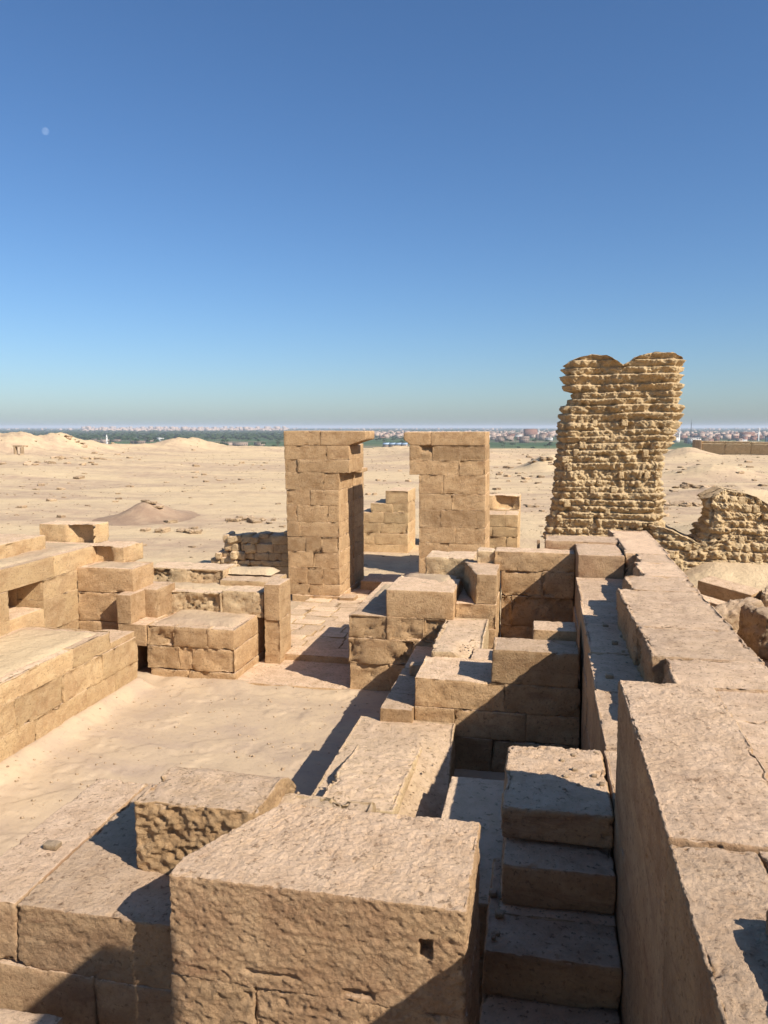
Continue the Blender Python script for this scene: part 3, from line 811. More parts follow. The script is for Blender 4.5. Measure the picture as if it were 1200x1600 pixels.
p = thing('gate_pillar', 'right gate pillar of nine stone courses with a notched left side and battered cornice', 'pillar', (-2.1, 19.2, -4.0))
jz = [-0.12, -0.44, -0.80, -1.14, -1.60, -1.98, -2.40, -2.78, -3.20, -3.62, -4.1]
jj = [[-2.55], [-2.52], [-1.86], [-2.25], [-2.04], [-2.3], [-1.95], [-2.1], [-1.9], [-2.0]]
for i in range(len(jz) - 1):
    left = (-3.07 if i < 3 else -2.83); right = -1.27 + 0.012 * i * 0.5
    if i == 3: left = -2.84
    sp = [left] + jj[i] + [right]
    for k in range(len(sp) - 1):
        if i == 0 and k == 0: continue
        kw = dict(chip=0.05)
        if i == 1 and k == 0: kw = dict(chip=0.12, dents=[(1, -1, -2.62, -0.50, 0.12, 0.05, 0.12, 0.7)])
        block(p, st, sp[k], sp[k + 1], 18.2 + Rr.uniform(-0.008, 0.008), 19.75, jz[i + 1], jz[i], r=0.022, amp=0.009, ero={'y-': 0.028}, detail=1.4, **kw)
cavetto(p, st, -3.07, -2.55, 18.2, 19.75, -0.44, -0.12, -1, 0.15)
block(p, st, -2.80, -1.24, 18.1, 19.9, -4.5, -4.1, name='plinth', r=0.03)
# sill between pillars
p = thing('gate_sill', 'dark-fronted stone sill lying across the passage between the two gate pillars', 'sill', (-3.9, 20, -4.3))
block(p, st, -4.62, -3.62, 19.6, 20.7, -4.6, -4.08, r=0.04, amp=0.014, chip=0.08); block(p, st, -3.60, -2.9, 19.3, 20.9, -4.6, -4.03, r=0.05, amp=0.014, chip=0.08)
b_ = lone('cloth_bundle', 'small dark blue cloth bundle peeking out behind the foot of the right gate pillar', 'bundle', plain_mat('blue_cloth', (0.03, 0.045, 0.12), scale=9), -3.02, -2.72, 20.1, 20.35, -4.0, -3.55, r=0.08, amp=0.02, chip=0.02)

# rubble wall left of the left pillar
p = thing('rubble_wall', 'rough rubble stone wall butting against the left gate pillar, partly shaded', 'wall', (-7.5, 19.5, -4.36))
block(p, M['stone_rough'], -8.15, -6.2, 19.30, 19.9, -4.5, -3.25, name='core', r=0.1, amp=0.05, chip=0.1)
block(p, M['stone_rough'], -7.5, -6.2, 19.22, 19.9, -3.4, -2.86, name='core', r=0.1, amp=0.05, chip=0.1)
rz = -4.4; row_ = 0
while rz < -2.88:
    h = Rr.uniform(0.15, 0.27)
    f = (rz + 4.4) / 1.5
    xx = -8.55 + 0.9 * max(0, f - 0.45) + Rr.uniform(-0.2, 0.15)
    while xx < -6.3:
        left_ = xx < -7.45
        w = Rr.uniform(0.14, 0.42) if left_ else Rr.uniform(0.35, 0.6)
        hh = h * (Rr.uniform(0.75, 1.1) if left_ else 1.0)
        if not (f > 0.8 and Rr.random() < 0.3 and xx < -6.9):
            y_ = 19.12 + (Rr.uniform(-0.10, 0.10) if left_ else Rr.uniform(-0.01, 0.02))
            o = block(p, M['stone_rough'], xx, xx + w + 0.02, y_, 19.8, rz, rz + hh, name='stone', r=0.14 if left_ else 0.05, amp=0.035 if left_ else 0.012, chip=0.08, ero={'y-': 0.08 if left_ else 0.03}, detail=1.3)
            if left_: o.rotation_euler = (Rr.uniform(-0.1, 0.1), Rr.uniform(-0.16, 0.16), Rr.uniform(-0.15, 0.15))
        xx += w
    rz += h
block(p, M['rock'], -6.62, -6.22, 19.2, 19.7, -2.95, -2.74, name='stone', r=0.12, amp=0.02)
block(p, M['rock'], -7.3, -7.02, 19.2, 19.6, -2.95, -2.82, name='stone', r=0.12, amp=0.02)

# stepped wall beyond the gate
p = thing('stepped_wall', 'stair-like stepped stone wall seen through the gap between the gate pillars', 'wall', (-5.2, 26.5, -4.3))
zz = [-2.2, -2.64, -2.96, -3.32, -3.70, -4.08, -4.5]
en = [(-5.22, -4.43), (-5.75, -4.43), (-6.7, -4.43), (-6.9, -4.43), (-6.9, -4.43), (-6.9, -4.43)]
courses(p, sg_, 'x', -6.9, -4.43, 26.0, 27.6, zz, joints=[[], [-4.97], [-5.3], [-6.4, -5.4], [-5.6], [-6.2]], ends=en, rng=Rr, r=0.03, amp=0.012, chip=0.06, erof={'y-': 0.05})
p = thing('wall_stub', 'pale rough masonry behind the left edge of the right gate pillar', 'wall', (-4, 27.5, -4.3))
courses(p, M['stone_rough'], 'x', -4.3, -3.2, 27.8, 28.6, [-2.05, -2.5, -3, -3.5, -4.5], mean=0.7, rng=Rr, r=0.05, amp=0.03, chip=0.1, erof={'y-': 0.1})
p = thing('low_wall', 'short stone wall standing right behind the right gate pillar', 'wall', (-1.1, 24.5, -4.3))
courses(p, sg_, 'x', -1.78, -0.64, 24.4, 25.6, [-2.76, -3.15, -3.47, -3.85, -4.6], joints=[[-1.05], [-1.45], [-1.0]], rng=Rr, r=0.035, amp=0.014, chip=0.07, erof={'y-': 0.05})
block(p, sg_, -1.8, -0.62, 25.8, 26.6, -2.75, -2.28, r=0.05, amp=0.02, chip=0.12, dents=[(1, -1, -1.1, -2.45, 0.25, 0.2, 0.2, 0.5)]); block(p, sg_, -1.8, -0.62, 25.8, 26.6, -4.5, -2.75, r=0.05)
# ------------------------------------------------------------------ mud-brick ruins
def mud_core(par, name, y0, y1, zb, zt, lf, rf, topf, nv, cellw, amp, s, mat=None, batter=0.0, soft=1.0, bandh=0.185):
    """eroded mud mass: rings of a rounded rectangle whose left/right/top follow functions"""
    mat = mat or M['mud']
    zs = np.linspace(zb, zt, nv)
    wmax = max(rf(z) - lf(z) for z in zs)
    nf = max(8, int(wmax / cellw)); ns = max(6, int((y1 - y0) / cellw))
    u = np.concatenate([np.linspace(0, 1, nf, endpoint=False), 1 + np.linspace(0, 1, ns, endpoint=False),
                        2 + np.linspace(0, 1, max(8, nf // 3), endpoint=False), 3 + np.linspace(0, 1, ns, endpoint=False)])
    V = []
    for z in zs:
        xl, xr = lf(z), rf(z)
        yb = batter * (zt - z)
        X = np.where(u < 1, xl + (xr - xl) * u, np.where(u < 2, xr, np.where(u < 3, xr - (xr - xl) * (u - 2), xl)))
        Y = np.where(u < 1, y0 - yb, np.where(u < 2, y0 - yb + (y1 - y0 + yb) * (u - 1), np.where(u < 3, y1, y1 - (y1 - y0 + yb) * (u - 3))))
        V.append(np.stack([X, Y, np.full_like(X, z)], 1))
    V = np.array(V); nr, nc = V.shape[:2]
    V = V.reshape(-1, 3)
    nrm = np.zeros_like(V)
    uu = np.tile(u, nr)
    nrm[:, 1] = np.where(uu < 1, -1, np.where((uu >= 2) & (uu < 3), 1, 0))
    nrm[:, 0] = np.where((uu >= 1) & (uu < 2), 1, np.where(uu >= 3, -1, 0))
    # corners soften
    for cpos in (0.0, 1.0, 2.0, 3.0):
        dist = np.minimum(np.abs(uu - cpos), 4 - np.abs(uu - cpos))
        k = np.clip(1 - dist / 0.09, 0, 1)
        cx = {0.0: (-1, -1), 1.0: (1, -1), 2.0: (1, 1), 3.0: (-1, 1)}[cpos]
        nrm[:, 0] = nrm[:, 0] * (1 - k) + cx[0] * 0.7 * k
        nrm[:, 1] = nrm[:, 1] * (1 - k) + cx[1] * 0.7 * k
        V[:, 0] -= cx[0] * 0.12 * k ** 2; V[:, 1] -= cx[1] * 0.12 * k ** 2
    band = bandh
    sag = 0.07 * fbm(V * np.array([0.7, 0.7, 0.4]), s + 1, 3) + 0.10 * fbm(np.stack([V[:, 2] * 0, V[:, 2] * 0, V[:, 2] * 2.2], 1), s + 2, 2)
    ph = (V[:, 2] + sag) / band
    fr = ph - np.floor(ph); rowi = np.floor(ph).astype(np.int64)
    rr = _hash(rowi, rowi * 0 + 5, rowi * 0, s)
    wav = 0.5 + 0.5 * fbm(np.stack([V[:, 0] * 1.1, V[:, 1] * 1.1, rowi * 3.7], 1), s + 3, 2)
    # ledges: overhang on top of a course, scooped underneath, coming and going along the row
    led = (0.45 + 0.55 * rr) * (0.35 + 0.65 * wav) * 2.0 * np.clip(fr * 1.25, 0, 1) ** 0.8 * np.clip((1 - fr) * 6, 0, 1)
    hor = V[:, 0] + V[:, 1] * 1.01 + 0.10 * fbm(V * 2.0, s + 22, 2)
    colw = 0.155
    ci = np.floor(hor / colw + rr * 3); cf = hor / colw + rr * 3 - ci
    cr = _hash(ci.astype(np.int64), rowi, rowi * 0, s + 4)
    cell = np.clip(np.sin(cf * math.pi), 0, 1) ** 0.45 * np.clip(cr * 1.6 - 0.3, 0, 1) * np.clip(np.sin(fr * math.pi), 0, 1) ** 0.4
    patch = sstep(-0.15, 0.25, fbm(V * 0.8, s + 23, 3))
    low = (1 - np.clip((V[:, 2] + 0.9) / 1.6, 0, 1)) * (0.45 + 0.55 * patch)
    big = fbm(V * 1.5, s + 6, 3)
    fine = fbm(V * 7, s + 7, 4, 0.7)
    fine2 = fbm(V * 19, s + 33, 2, 0.7)
    hole = np.clip(fbm(V * 4.2, s + 31, 2) - 0.30, 0, 1)
    dsp = amp * (soft * led * (1.0 - 0.55 * low) + 0.75 * low * cell + 0.2 * (1 - low) * cell + (2.0 - soft) * 1.1 * big + (1.6 - 0.9 * soft) * 0.8 * fine + 0.28 * fine2 - 1.5 * hole - 0.5)
    V += nrm * dsp[:, None]
    tz = topf(V[:, 0]) + 0.06 * fbm(V * 3.0, s + 9, 3)
    V[:, 2] = np.minimum(V[:, 2], tz)
    i, j = np.meshgrid(np.arange(nr - 1), np.arange(nc), indexing='ij'); i = i.ravel(); j = j.ravel(); j2 = (j + 1) % nc
    Q = np.stack([i * nc + j, i * nc + j2, (i + 1) * nc + j2, (i + 1) * nc + j], 1)
    # top cap: grid between front and back edges via shrinking rings
    base = (nr - 1) * nc
    ring = V[base:base + nc].copy(); cen = ring.mean(axis=0)
    allV = [V]; prev = base; n0 = len(V)
    Qs = [Q]
    for t in (0.12, 0.3, 0.5, 0.7, 0.88):
        rg = ring.copy(); rg[:, :2] = ring[:, :2] * (1 - t) + np.array([ring[:, 0], np.full(nc, (y0 + y1) / 2)]).T * t
        rg[:, 2] = np.minimum(topf(rg[:, 0]), zt) + 0.07 * fbm(rg * 3.0 + 5, s + 9, 3)
        allV.append(rg)
        j = np.arange(nc); j2 = (j + 1) % nc
        Qs.append(np.stack([prev + j, prev + j2, n0 + j2, n0 + j], 1))
        prev = n0; n0 += nc
    V = np.vstack(allV); Q = np.vstack(Qs)
    c = V.mean(axis=0)
    return link(name, raw_mesh(name, V - c, Q), mat, par, tuple(c))

def interp(pts):
    z = [q[0] for q in pts]; x = [q[1] for q in pts]
    return lambda v: np.interp(v, z, x)

brick_variants = []
for i in range(10):
    me, _ = block_mesh(0, 0.135 * Rr.uniform(0.8, 1.2), 0, 0.3, 0, 0.165 * Rr.uniform(0.8, 1.1), r=0.05, amp=0.02, chip=0.08, detail=1.0, seed=900 + i)
    brick_variants.append(me)
def mud_bricks(par, lf, rf, y0, zlo, zhi, topf, n, batter=0.0, zt=0, s=1, sides=True):
    r = random.Random(s); k = 0; tries = 0
    while k < n and tries < n * 20:
        tries += 1
        z = zlo + (zhi - zlo) * r.random() ** 1.3
        row = math.floor(z / 0.185); z = (row + 0.5) * 0.185
        xl, xr = float(lf(z)), float(rf(z))
        side = r.random()
        if side < 0.75 or not sides:
            x = r.uniform(xl + 0.08, xr - 0.1); y = y0 - batter * (zt - z) + 0.13 + r.uniform(-0.03, 0.05); rot = r.uniform(-0.08, 0.08)
        elif side < 0.9:
            x = xl + 0.1; y = r.uniform(y0 + 0.1, y0 + 1.3); rot = math.pi / 2 + r.uniform(-0.1, 0.1)
        else:
            x = xr - 0.1; y = r.uniform(y0 + 0.1, y0 + 1.3); rot = math.pi / 2 + r.uniform(-0.1, 0.1)
        if z > float(topf(x)) - 0.15: continue
        o = link('brick', r.choice(brick_variants), M['mud'], par, (x, y, z))
        o.rotation_euler = (r.uniform(-0.1, 0.1), r.uniform(-0.06, 0.06), rot)
        k += 1

tl = interp([(-4.4, 0.22), (-2.8, 0.29), (-1.6, 0.42), (-0.6, 0.50), (0.0, 0.55), (0.45, 0.60), (0.62, 0.78), (0.86, 0.90), (0.92, 0.66), (1.2, 0.60), (1.55, 0.64), (1.85, 0.8)])
tr = interp([(-4.4, 3.5), (-3.0, 3.25), (-2.5, 3.10), (-1.4, 2.98), (-0.7, 2.96), (-0.35, 3.20), (0.1, 3.30), (0.45, 3.36), (0.6, 3.30), (1.5, 3.32), (1.9, 3.30)])
ttop = interp([(0.4, 1.45), (0.7, 1.66), (1.2, 1.80), (1.55, 1.76), (1.80, 1.62), (1.95, 1.50), (2.08, 1.56), (2.3, 1.72), (2.7, 1.82), (3.1, 1.80), (3.5, 1.6)])
p = thing('mud_brick_tower', 'tall eroded mud-brick tower with a notched top rising above the horizon', 'tower', (1.8, 21.3, -4.0))
mud_core(p, 'core', 20.0, 21.7, -4.5, 1.85, tl, tr, ttop, 420, 0.020, 0.135, 41, soft=0.8)
mud_bricks(p, tl, tr, 20.0, -3.0, 0.2, ttop, 60, s=3)

wl_ = interp([(-4.6, 2.6), (-1.2, 2.9)]); wr_ = interp([(-4.6, 9.5), (-1.2, 9.5)])
wtop = interp([(2.5, -2.30), (3.2, -2.52), (3.75, -2.80), (4.3, -2.70), (5.5, -2.6), (7, -2.5), (9.5, -2.3)])
p = thing('mud_brick_wall', 'ruined mud-brick wall with a rounded hump running right from the foot of the tower', 'wall', (5, 20, -4.0))
mud_core(p, 'core', 19.5, 20.9, -4.3, -2.2, wl_, wr_, wtop, 150, 0.024, 0.15, 61, batter=0.30, soft=0.55)
hl = interp([(-4.2, 3.6), (-2.9, 3.80), (-2.5, 3.98), (-2.1, 4.02), (-1.8, 3.97), (-1.5, 4.05)]); hr = interp([(-4.2, 8.5), (-2.6, 7.6), (-2.2, 6.4), (-1.9, 5.7), (-1.5, 5.1)])
htop = interp([(3.8, -1.80), (4.1, -1.64), (4.40, -1.50), (4.75, -1.56), (5.1, -1.70), (5.5, -1.95), (6.0, -2.2), (7, -2.4), (9.5, -2.5)])
mud_core(p, 'hump', 19.62, 20.8, -4.2, -1.5, hl, hr, htop, 190, 0.024, 0.15, 77, batter=0.22, soft=0.5)
mud_bricks(p, wl_, interp([(-5, 6.4), (0, 6.4)]), 19.5, -3.5, -2.6, wtop, 30, batter=0.30, zt=-2.2, s=8, sides=False)
mud_bricks(p, hl, hr, 19.62, -2.7, -1.6, htop, 16, batter=0.22, zt=-1.5, s=9, sides=False)

# unseen wall added further right to throw shade into the hollow
p = thing('shade_wall', 'added unseen stretch of stone wall beyond the right picture edge to shade the hollow', 'wall', (5, 9.5, -4))
courses(p, sp_, 'y', 6.6, 12.9, 5.6, 6.6, [-1.9, -2.4, -2.9, -3.4, -4.6], mean=1.1, rng=Rr, r=0.04, amp=0.02, detail=0.4)

# fallen stones right of the wall
stones = [
    ('long squared fallen block lying tilted on the sand right of the long wall', 4.0, 17.2, -3.62, 1.15, 0.5, 0.38, (0.10, 0.12, -0.65), 'sp'),
    ('narrow squared fallen block closest to the long wall, beside a shaded gap', 3.25, 16.2, -3.68, 0.95, 0.35, 0.35, (0.0, 0.1, -0.75), 'sp'),
    ('rounded grey-brown boulder leaning on the fallen squared blocks', 3.75, 15.5, -3.6, 0.95, 0.50, 0.42, (0.2, -0.25, 0.45), 'rock'),
    ('lumpy hollowed boulder lowest of the fallen stones at the right edge', 4.1, 14.0, -3.72, 1.15, 0.85, 0.75, (0.1, 0.15, 0.3), 'rock'),
    ('flat buried stone above the lumpy boulder at the right edge', 5.0, 16.6, -3.72, 1.0, 0.6, 0.3, (0.1, 0.2, -0.4), 'rock'),
]
for lab, x, y, z, a, bb, h, rot, kk in stones:
    me, _ = block_mesh(x - a / 2, x + a / 2, y - bb / 2, y + bb / 2, z - h / 2, z + h / 2, r=0.03 if kk == 'sp' else 0.16, amp=0.012 if kk == 'sp' else 0.06, chip=0.05 if kk == 'sp' else 0.12,
                       ero=None if kk == 'sp' else {'y-': 0.15, 'x-': 0.1, 'z+': 0.1}, detail=1.5)
    zg = float(ground_z(np.array([x]), np.array([y]))[0])
    o = link('fallen_block' if kk == 'sp' else 'boulder', me, M['stone'] if kk == 'sp' else M['rock'], None, (x, y, zg + h * 0.42))
    o.rotation_euler = rot
    tag(o, lab, 'stone block' if kk == 'sp' else 'boulder')

# ------------------------------------------------------------------ loose rocks on the sand
rock_meshes = []
for i in range(12):
    me, _ = block_mesh(0, 1, 0, Rr.uniform(0.6, 1.0), 0, Rr.uniform(0.35, 0.6), r=0.28, amp=0.10, chip=0.3, detail=0.35, seed=700 + i)
    V = np.empty(len(me.vertices) * 3, np.float32); me.vertices.foreach_get('co', V)
    rock_meshes.append(me)
def rock_at(px, d, s, lab, grp, flat=1.0, mat='rock'):
    x, y = ray_pt(px, d)
    z = float(ground_z(np.array([x]), np.array([y]))[0])
    me = Rr.choice(rock_meshes)
    o = link('rock', me, M[mat], None, (x, y, z + 0.12 * s * flat))
    o.scale = (s, s, s * flat)
    o.rotation_euler = (Rr.uniform(-0.15, 0.15), Rr.uniform(-0.15, 0.15), Rr.uniform(0, 6.28))
    return tag(o, lab, 'rock', grp)
special = [(60, 62, 0.55), (91, 58, 0.5), (75, 47, 0.5), (120, 68, 0.7), (303, 74, 0.55), (320, 62, 0.4), (375, 63, 0.4), (92, 95, 1.1), (84, 96, 1.0), (240, 37, 0.42), (262, 36, 0.5), (222, 33.5, 0.35),
           (249, 33, 0.55), (377, 92, 0.6), (305, 84, 0.7)]
for px, d, s in special:
    rock_at(px, d, s, 'single dark rock standing out on the open sand left of the gate', 'dark rocks on the open sand left of the gate', 0.8)
for i in range(120):
    px = Rr.uniform(-20, 440); d = 24 + 110 * Rr.random() ** 1.2
    rock_at(px, d, (0.08 + 0.26 * Rr.random() ** 2) * (0.6 + d / 80), 'small brown rock on the sand left of the gate', 'small rocks on the sand left of the gate', Rr.uniform(0.5, 0.9))
for i in range(95):
    px = Rr.uniform(765, 1200); d = 26 + 95 * Rr.random() ** 1.3
    if 860 < px < 1035 and d > 19: px = Rr.uniform(765, 860)
    rock_at(px, d, Rr.uniform(0.12, 0.42) * (0.6 + d / 80), 'small brown rock on the sand around the mud-brick tower', 'small rocks on the sand near the tower', Rr.uniform(0.5, 0.9))
for i in range(14):
    rock_at(Rr.uniform(570, 640), Rr.uniform(32, 80), Rr.uniform(0.15, 0.4), 'small rock on the sand seen between the gate pillars', 'small rocks seen through the gate')
# outcrops
for (px, d, n, sp2, lab) in ((385, 36, 16, 0.9, 'left'), (288, 32.5, 10, 0.6, 'left'), (118, 118, 12, 2.2, 'left'), (1085, 45, 22, 1.3, 'right'), (1100, 58, 26, 2.4, 'right'), (150, 95, 12, 3.5, 'left'), (20, 88, 20, 4.5, 'left'), (860, 82, 10, 1.5, 'right')):
    cx, cy = ray_pt(px, d)
    root = thing('rock_heap', {(385): 'low jagged rock outcrop on the sand just left of the left gate pillar', 288: 'small pointed rock heap between the dark mound and the gate', 118: 'rocky crest on top of the left desert hill',
                1085: 'heap of broken bricks behind the mud-brick wall hump', 1100: 'wide low rubble heap in front of the distant enclosure wall', 150: 'scatter of flat rocks below the left hill',
                20: 'ledge of flat brown rocks near the left picture edge', 860: 'rock knoll beside the left flank of the mud-brick tower'}[px], 'rocks', (cx, cy, -4.3))
    for i in range(n):
        x = cx + Rr.gauss(0, sp2 * 0.55); y = cy + Rr.gauss(0, sp2 * 0.35)
        z = float(ground_z(np.array([x]), np.array([y]))[0])
        o = link('rock', Rr.choice(rock_meshes), M['rock'], root, (x, y, z + 0.05))
        s = Rr.uniform(0.15, 0.5) * (0.6 + d / 70)
        o.scale = (s, s, s * Rr.uniform(0.4, 0.9)); o.rotation_euler = (Rr.uniform(-0.3, 0.3), Rr.uniform(-0.3, 0.3), Rr.uniform(0, 6))

def merged(name, m, items, kind='stuff', smooth=True):
    """items: list of (V, quads or tris as faces arrays) merged to one object"""
    Vs, Qs, Ts, n = [], [], [], 0
    for V, F in items:
        Vs.append(V)
        (Qs if F.shape[1] == 4 else Ts).append(F + n)
        n += len(V)
    me = raw_mesh(name, np.vstack(Vs), np.vstack(Qs) if Qs else None, np.vstack(Ts) if Ts else None, smooth)
    return tag(link(name, me, m), kind=kind)

OCT = np.array([[1, 0, 0], [0, 1, 0], [-1, 0, 0], [0, -1, 0], [0, 0, 1], [0, 0, -1]], float)
OCTF = np.array([[0, 1, 4], [1, 2, 4], [2, 3, 4], [3, 0, 4], [1, 0, 5], [2, 1, 5], [3, 2, 5], [0, 3, 5]])
rg = np.random.RandomState(4)
# pebbles over the desert
items = []
N = 7000
pxs = rg.uniform(-60, 1260, N); ds = 22 + 130 * rg.rand(N) ** 1.5
az = np.arctan((pxs - 600) / 1207.3) - YAW
X, Y = np.sin(az) * ds, np.cos(az) * ds
cl = fbm(np.stack([X * 0.12, Y * 0.2, 0 * X], 1), 77, 3)
keep = cl + 0.5 * rg.rand(N) > 0.12
keep &= ~((X > 0.0) & (X < 3.4) & (Y < 23) & (Y > 19))
X, Y, ds = X[keep], Y[keep], ds[keep]; Z = ground_z(X, Y)
for x, y, z, d in zip(X, Y, Z, ds):
    s = (0.012 + 0.035 * rg.rand() ** 2) * (0.7 + d / 60)
    V = OCT * np.array([s * rg.uniform(0.8, 1.6), s * rg.uniform(0.8, 1.6), s * 0.6]) * rg.uniform(0.7, 1.2, (6, 1)) + [x, y, z + s * 0.15]
    items.append((V, OCTF))
merged('pebbles', M['rock'], items, smooth=False)
# grit in the courtyard, on ledges and on the foreground stones
items = []
for (x0, x1, y0, y1, zf, n, smin, smax) in ((-6.4, -2.2, 6.5, 11.7, -4.29, 600, 0.005, 0.026), (-0.9, -0.2, 7.6, 9.0, -4.29, 60, 0.008, 0.02), (-2.1, -1.0, 6.6, 9.0, -3.66, 160, 0.006, 0.022),
                                            (-3.0, -1.7, 3.4, 4.6, -2.478, 40, 0.003, 0.008), (0.55, 0.8, 4.8, 9.0, -2.365, 70, 0.005, 0.016), (-0.1, 0.45, 4.7, 5.5, -2.37, 60, 0.004, 0.013), (-1.5, -0.7, 3.8, 4.1, -2.13, 60, 0.004, 0.015),
                                            (-1.35, -0.8, 10.2, 11.8, -3.05, 90, 0.01, 0.03), (-6.9, -5.0, 12.0, 12.8, -3.40, 60, 0.01, 0.03)):
    for i in range(n):
        x, y = rg.uniform(x0, x1), rg.uniform(y0, y1); s = smin + (smax - smin) * rg.rand() ** 2.5
        z = float(court_z(np.array([x]), np.array([y]))[0]) if zf == -4.29 else zf
        V = OCT * np.array([s * rg.uniform(0.8, 1.5), s * rg.uniform(0.8, 1.5), s * 0.7]) * rg.uniform(0.7, 1.2, (6, 1)) + [x, y, z + s * 0.2]
        items.append((V, OCTF))
merged('grit', M['rock'], items, smooth=False)

# dark gravel mound
mx, my = ray_pt(226, 38.0)
def mound_z(x, y):
    q = ((x - mx) / 1.1) ** 2 + ((y - my) / 1.5) ** 2
    P = np.stack([x, y, 0 * x], 1)
    return ground_z(x, y) - 0.03 + 0.86 * np.exp(-q ** 0.85) * (1 + 0.10 * fbm(P * 2.2, 51, 3))
nx = 90
XX, YY = np.meshgrid(np.linspace(mx - 3, mx + 3, nx), np.linspace(my - 3.4, my + 3.4, nx), indexing='ij')
V = np.stack([XX.ravel(), YY.ravel(), mound_z(XX.ravel(), YY.ravel())], 1)
i, j = np.meshgrid(np.arange(nx - 1), np.arange(nx - 1), indexing='ij'); i = i.ravel(); j = j.ravel()
Q = np.stack([i * nx + j, (i + 1) * nx + j, (i + 1) * nx + j + 1, i * nx + j + 1], 1)
p = thing('gravel_mound', 'dark brown gravel mound in the middle of the open sand at the left', 'mound', (mx, my, -4.3))
c = V.mean(axis=0)
link('heap', raw_mesh('heap', V - c, Q), M['gravel'], p, tuple(c))
for dx, s in ((0.25, 0.5), (0.55, 0.55), (-0.05, 0.35)):
    o = link('rock', rock_meshes[3], M['rock'], p, (mx + dx, my - 0.1, float(mound_z(np.array([mx + dx]), np.array([my]))[0]) + 0.02)); o.scale = (s, s, s * 0.5)

# small ruined arch on the left hill
ax, ay = ray_pt(26, 104)
az_ = float(ground_z(np.array([ax]), np.array([ay]))[0])
p = thing('ruined_doorway', 'tiny ruined brick doorway standing on the slope of the left hill', 'ruin', (ax, ay, az_))
for dx, w, h in ((-0.6, 0.2, 1.1), (0.3, 0.2, 0.9)):
    block(p, M['rock'], ax + dx * 1.0, ax + dx + w, ay, ay + 0.5, az_ - 0.3, az_ + h, name='jamb', r=0.06, detail=2)
block(p, M['rock'], ax - 0.7, ax + 0.6, ay, ay + 0.5, az_ + 0.95, az_ + 1.12, name='lintel', r=0.04, detail=2)

# far enclosure wall
p = thing('enclosure_wall', 'long ochre mud-brick enclosure wall at the right edge below the distant town', 'wall', (30, 126, -4.6))
def enc_warp(V):
    V = V.copy()
    t = (V[:, 0] - 24.0)
    V[:, 1] = V[:, 1] - t * 0.62
    return V
for k in range(7):
    x0 = 24.6 + k * 3.2
    block(p, M['mud'], x0, x0 + 3.19, 128.5, 130.5, -5.2, -2.55, name='wall_section', r=0.12, amp=0.07, chip=0.25, warp=enc_warp, detail=2)
    block(p, M['mud'], x0, x0 + 3.19, 128.9, 130.3, -2.6, -2.2 + Rr.uniform(-0.08, 0.05), name='coping', r=0.12, amp=0.07, chip=0.3, warp=enc_warp, detail=2)
block(p, M['rock'], 23.9, 24.7, 128.3, 131, -5.2, -2.05, name='end_buttress', r=0.1, amp=0.05, chip=0.1, warp=enc_warp, detail=2)

# ------------------------------------------------------------------ valley: palms, trees, village
ZV = -30.6
M['leaf'] = plain_mat('palm_leaf', (0.040, 0.068, 0.030), var=0.35)
M['leaf2'] = plain_mat('tree_leaf', (0.040, 0.062, 0.026), var=0.35)
M['bark'] = plain_mat('palm_bark', (0.16, 0.12, 0.085))
M['plaster'] = plain_mat('plaster_wall', (0.33, 0.24, 0.185), var=0.35)
M['brickw'] = plain_mat('red_brick_wall', (0.27, 0.14, 0.10), var=0.3)
M['white'] = plain_mat('white_wall', (0.62, 0.58, 0.53), var=0.12)
M['glass'] = plain_mat('dark_window', (0.05, 0.05, 0.055), rough=0.4)
M['bluegrey'] = plain_mat('metal_roof', (0.34, 0.42, 0.50), rough=0.5)

def palm_crown(s, seed):
    r = np.random.RandomState(seed); V = []; F = []
    for k in range(13):
        a = k * 2.4 + r.uniform(-0.2, 0.2); up = r.uniform(0.1, 1.1); L = s * r.uniform(0.8, 1.1)
        d = np.array([math.cos(a), math.sin(a), 0]); sd = np.array([-math.sin(a), math.cos(a), 0]) * s * 0.14
        p0 = np.zeros(3); p1 = d * L * 0.5 + [0, 0, up * L * 0.42]; p2 = d * L + [0, 0, up * L * 0.42 - L * 0.42]
        n = len(V)
        V += [p0 - sd * 0.4, p0 + sd * 0.4, p1 - sd - [0, 0, s * .05], p1 + sd - [0, 0, s * .05], p2 - sd * 0.3, p2 + sd * 0.3, p1 + [0, 0, s * .05]]
        F += [(n, n + 6, n + 2, n + 2), (n, n + 1, n + 6, n + 6), (n + 1, n + 3, n + 6, n + 6), (n + 2, n + 6, n + 4, n + 4), (n + 6, n + 5, n + 4, n + 4), (n + 6, n + 3, n + 5, n + 5)]
    return np.array(V), np.array([(a, b_, c_) for a, b_, c_, _ in F])
def bush_crown(s, seed, n=90):
    r = np.random.RandomState(seed)
    V, F = [], []
    for k in range(n):
        d = r.normal(size=3); d /= np.linalg.norm(d); d[2] = abs(d[2]) * 0.9 - 0.2
        c0 = d * s * r.uniform(0.45, 1.0) * np.array([1, 1, 0.75])
        a = r.normal(size=3); a /= np.linalg.norm(a); b0 = np.cross(a, d); b0 /= np.linalg.norm(b0) + 1e-6
        q = s * 0.24; m_ = len(V)
        V += [c0 - a * q, c0 + b0 * q, c0 + a * q]; F.append((m_, m_ + 1, m_ + 2))
    return np.array(V), np.array(F)
def trunk_mesh(h, r0, bend=0.0):
    V = []; F = []
    for i in range(4):
        t = i / 3
        for k in range(5):
            a = k * 2 * math.pi / 5; V.append((bend * t * t + math.cos(a) * r0 * (1 - 0.35 * t), math.sin(a) * r0 * (1 - 0.35 * t), h * t))
    for i in range(3):
        for k in range(5): F.append((i * 5 + k, i * 5 + (k + 1) % 5, (i + 1) * 5 + (k + 1) % 5, (i + 1) * 5 + k))
    return raw_mesh('trunk', V, F)
palm_vars = []
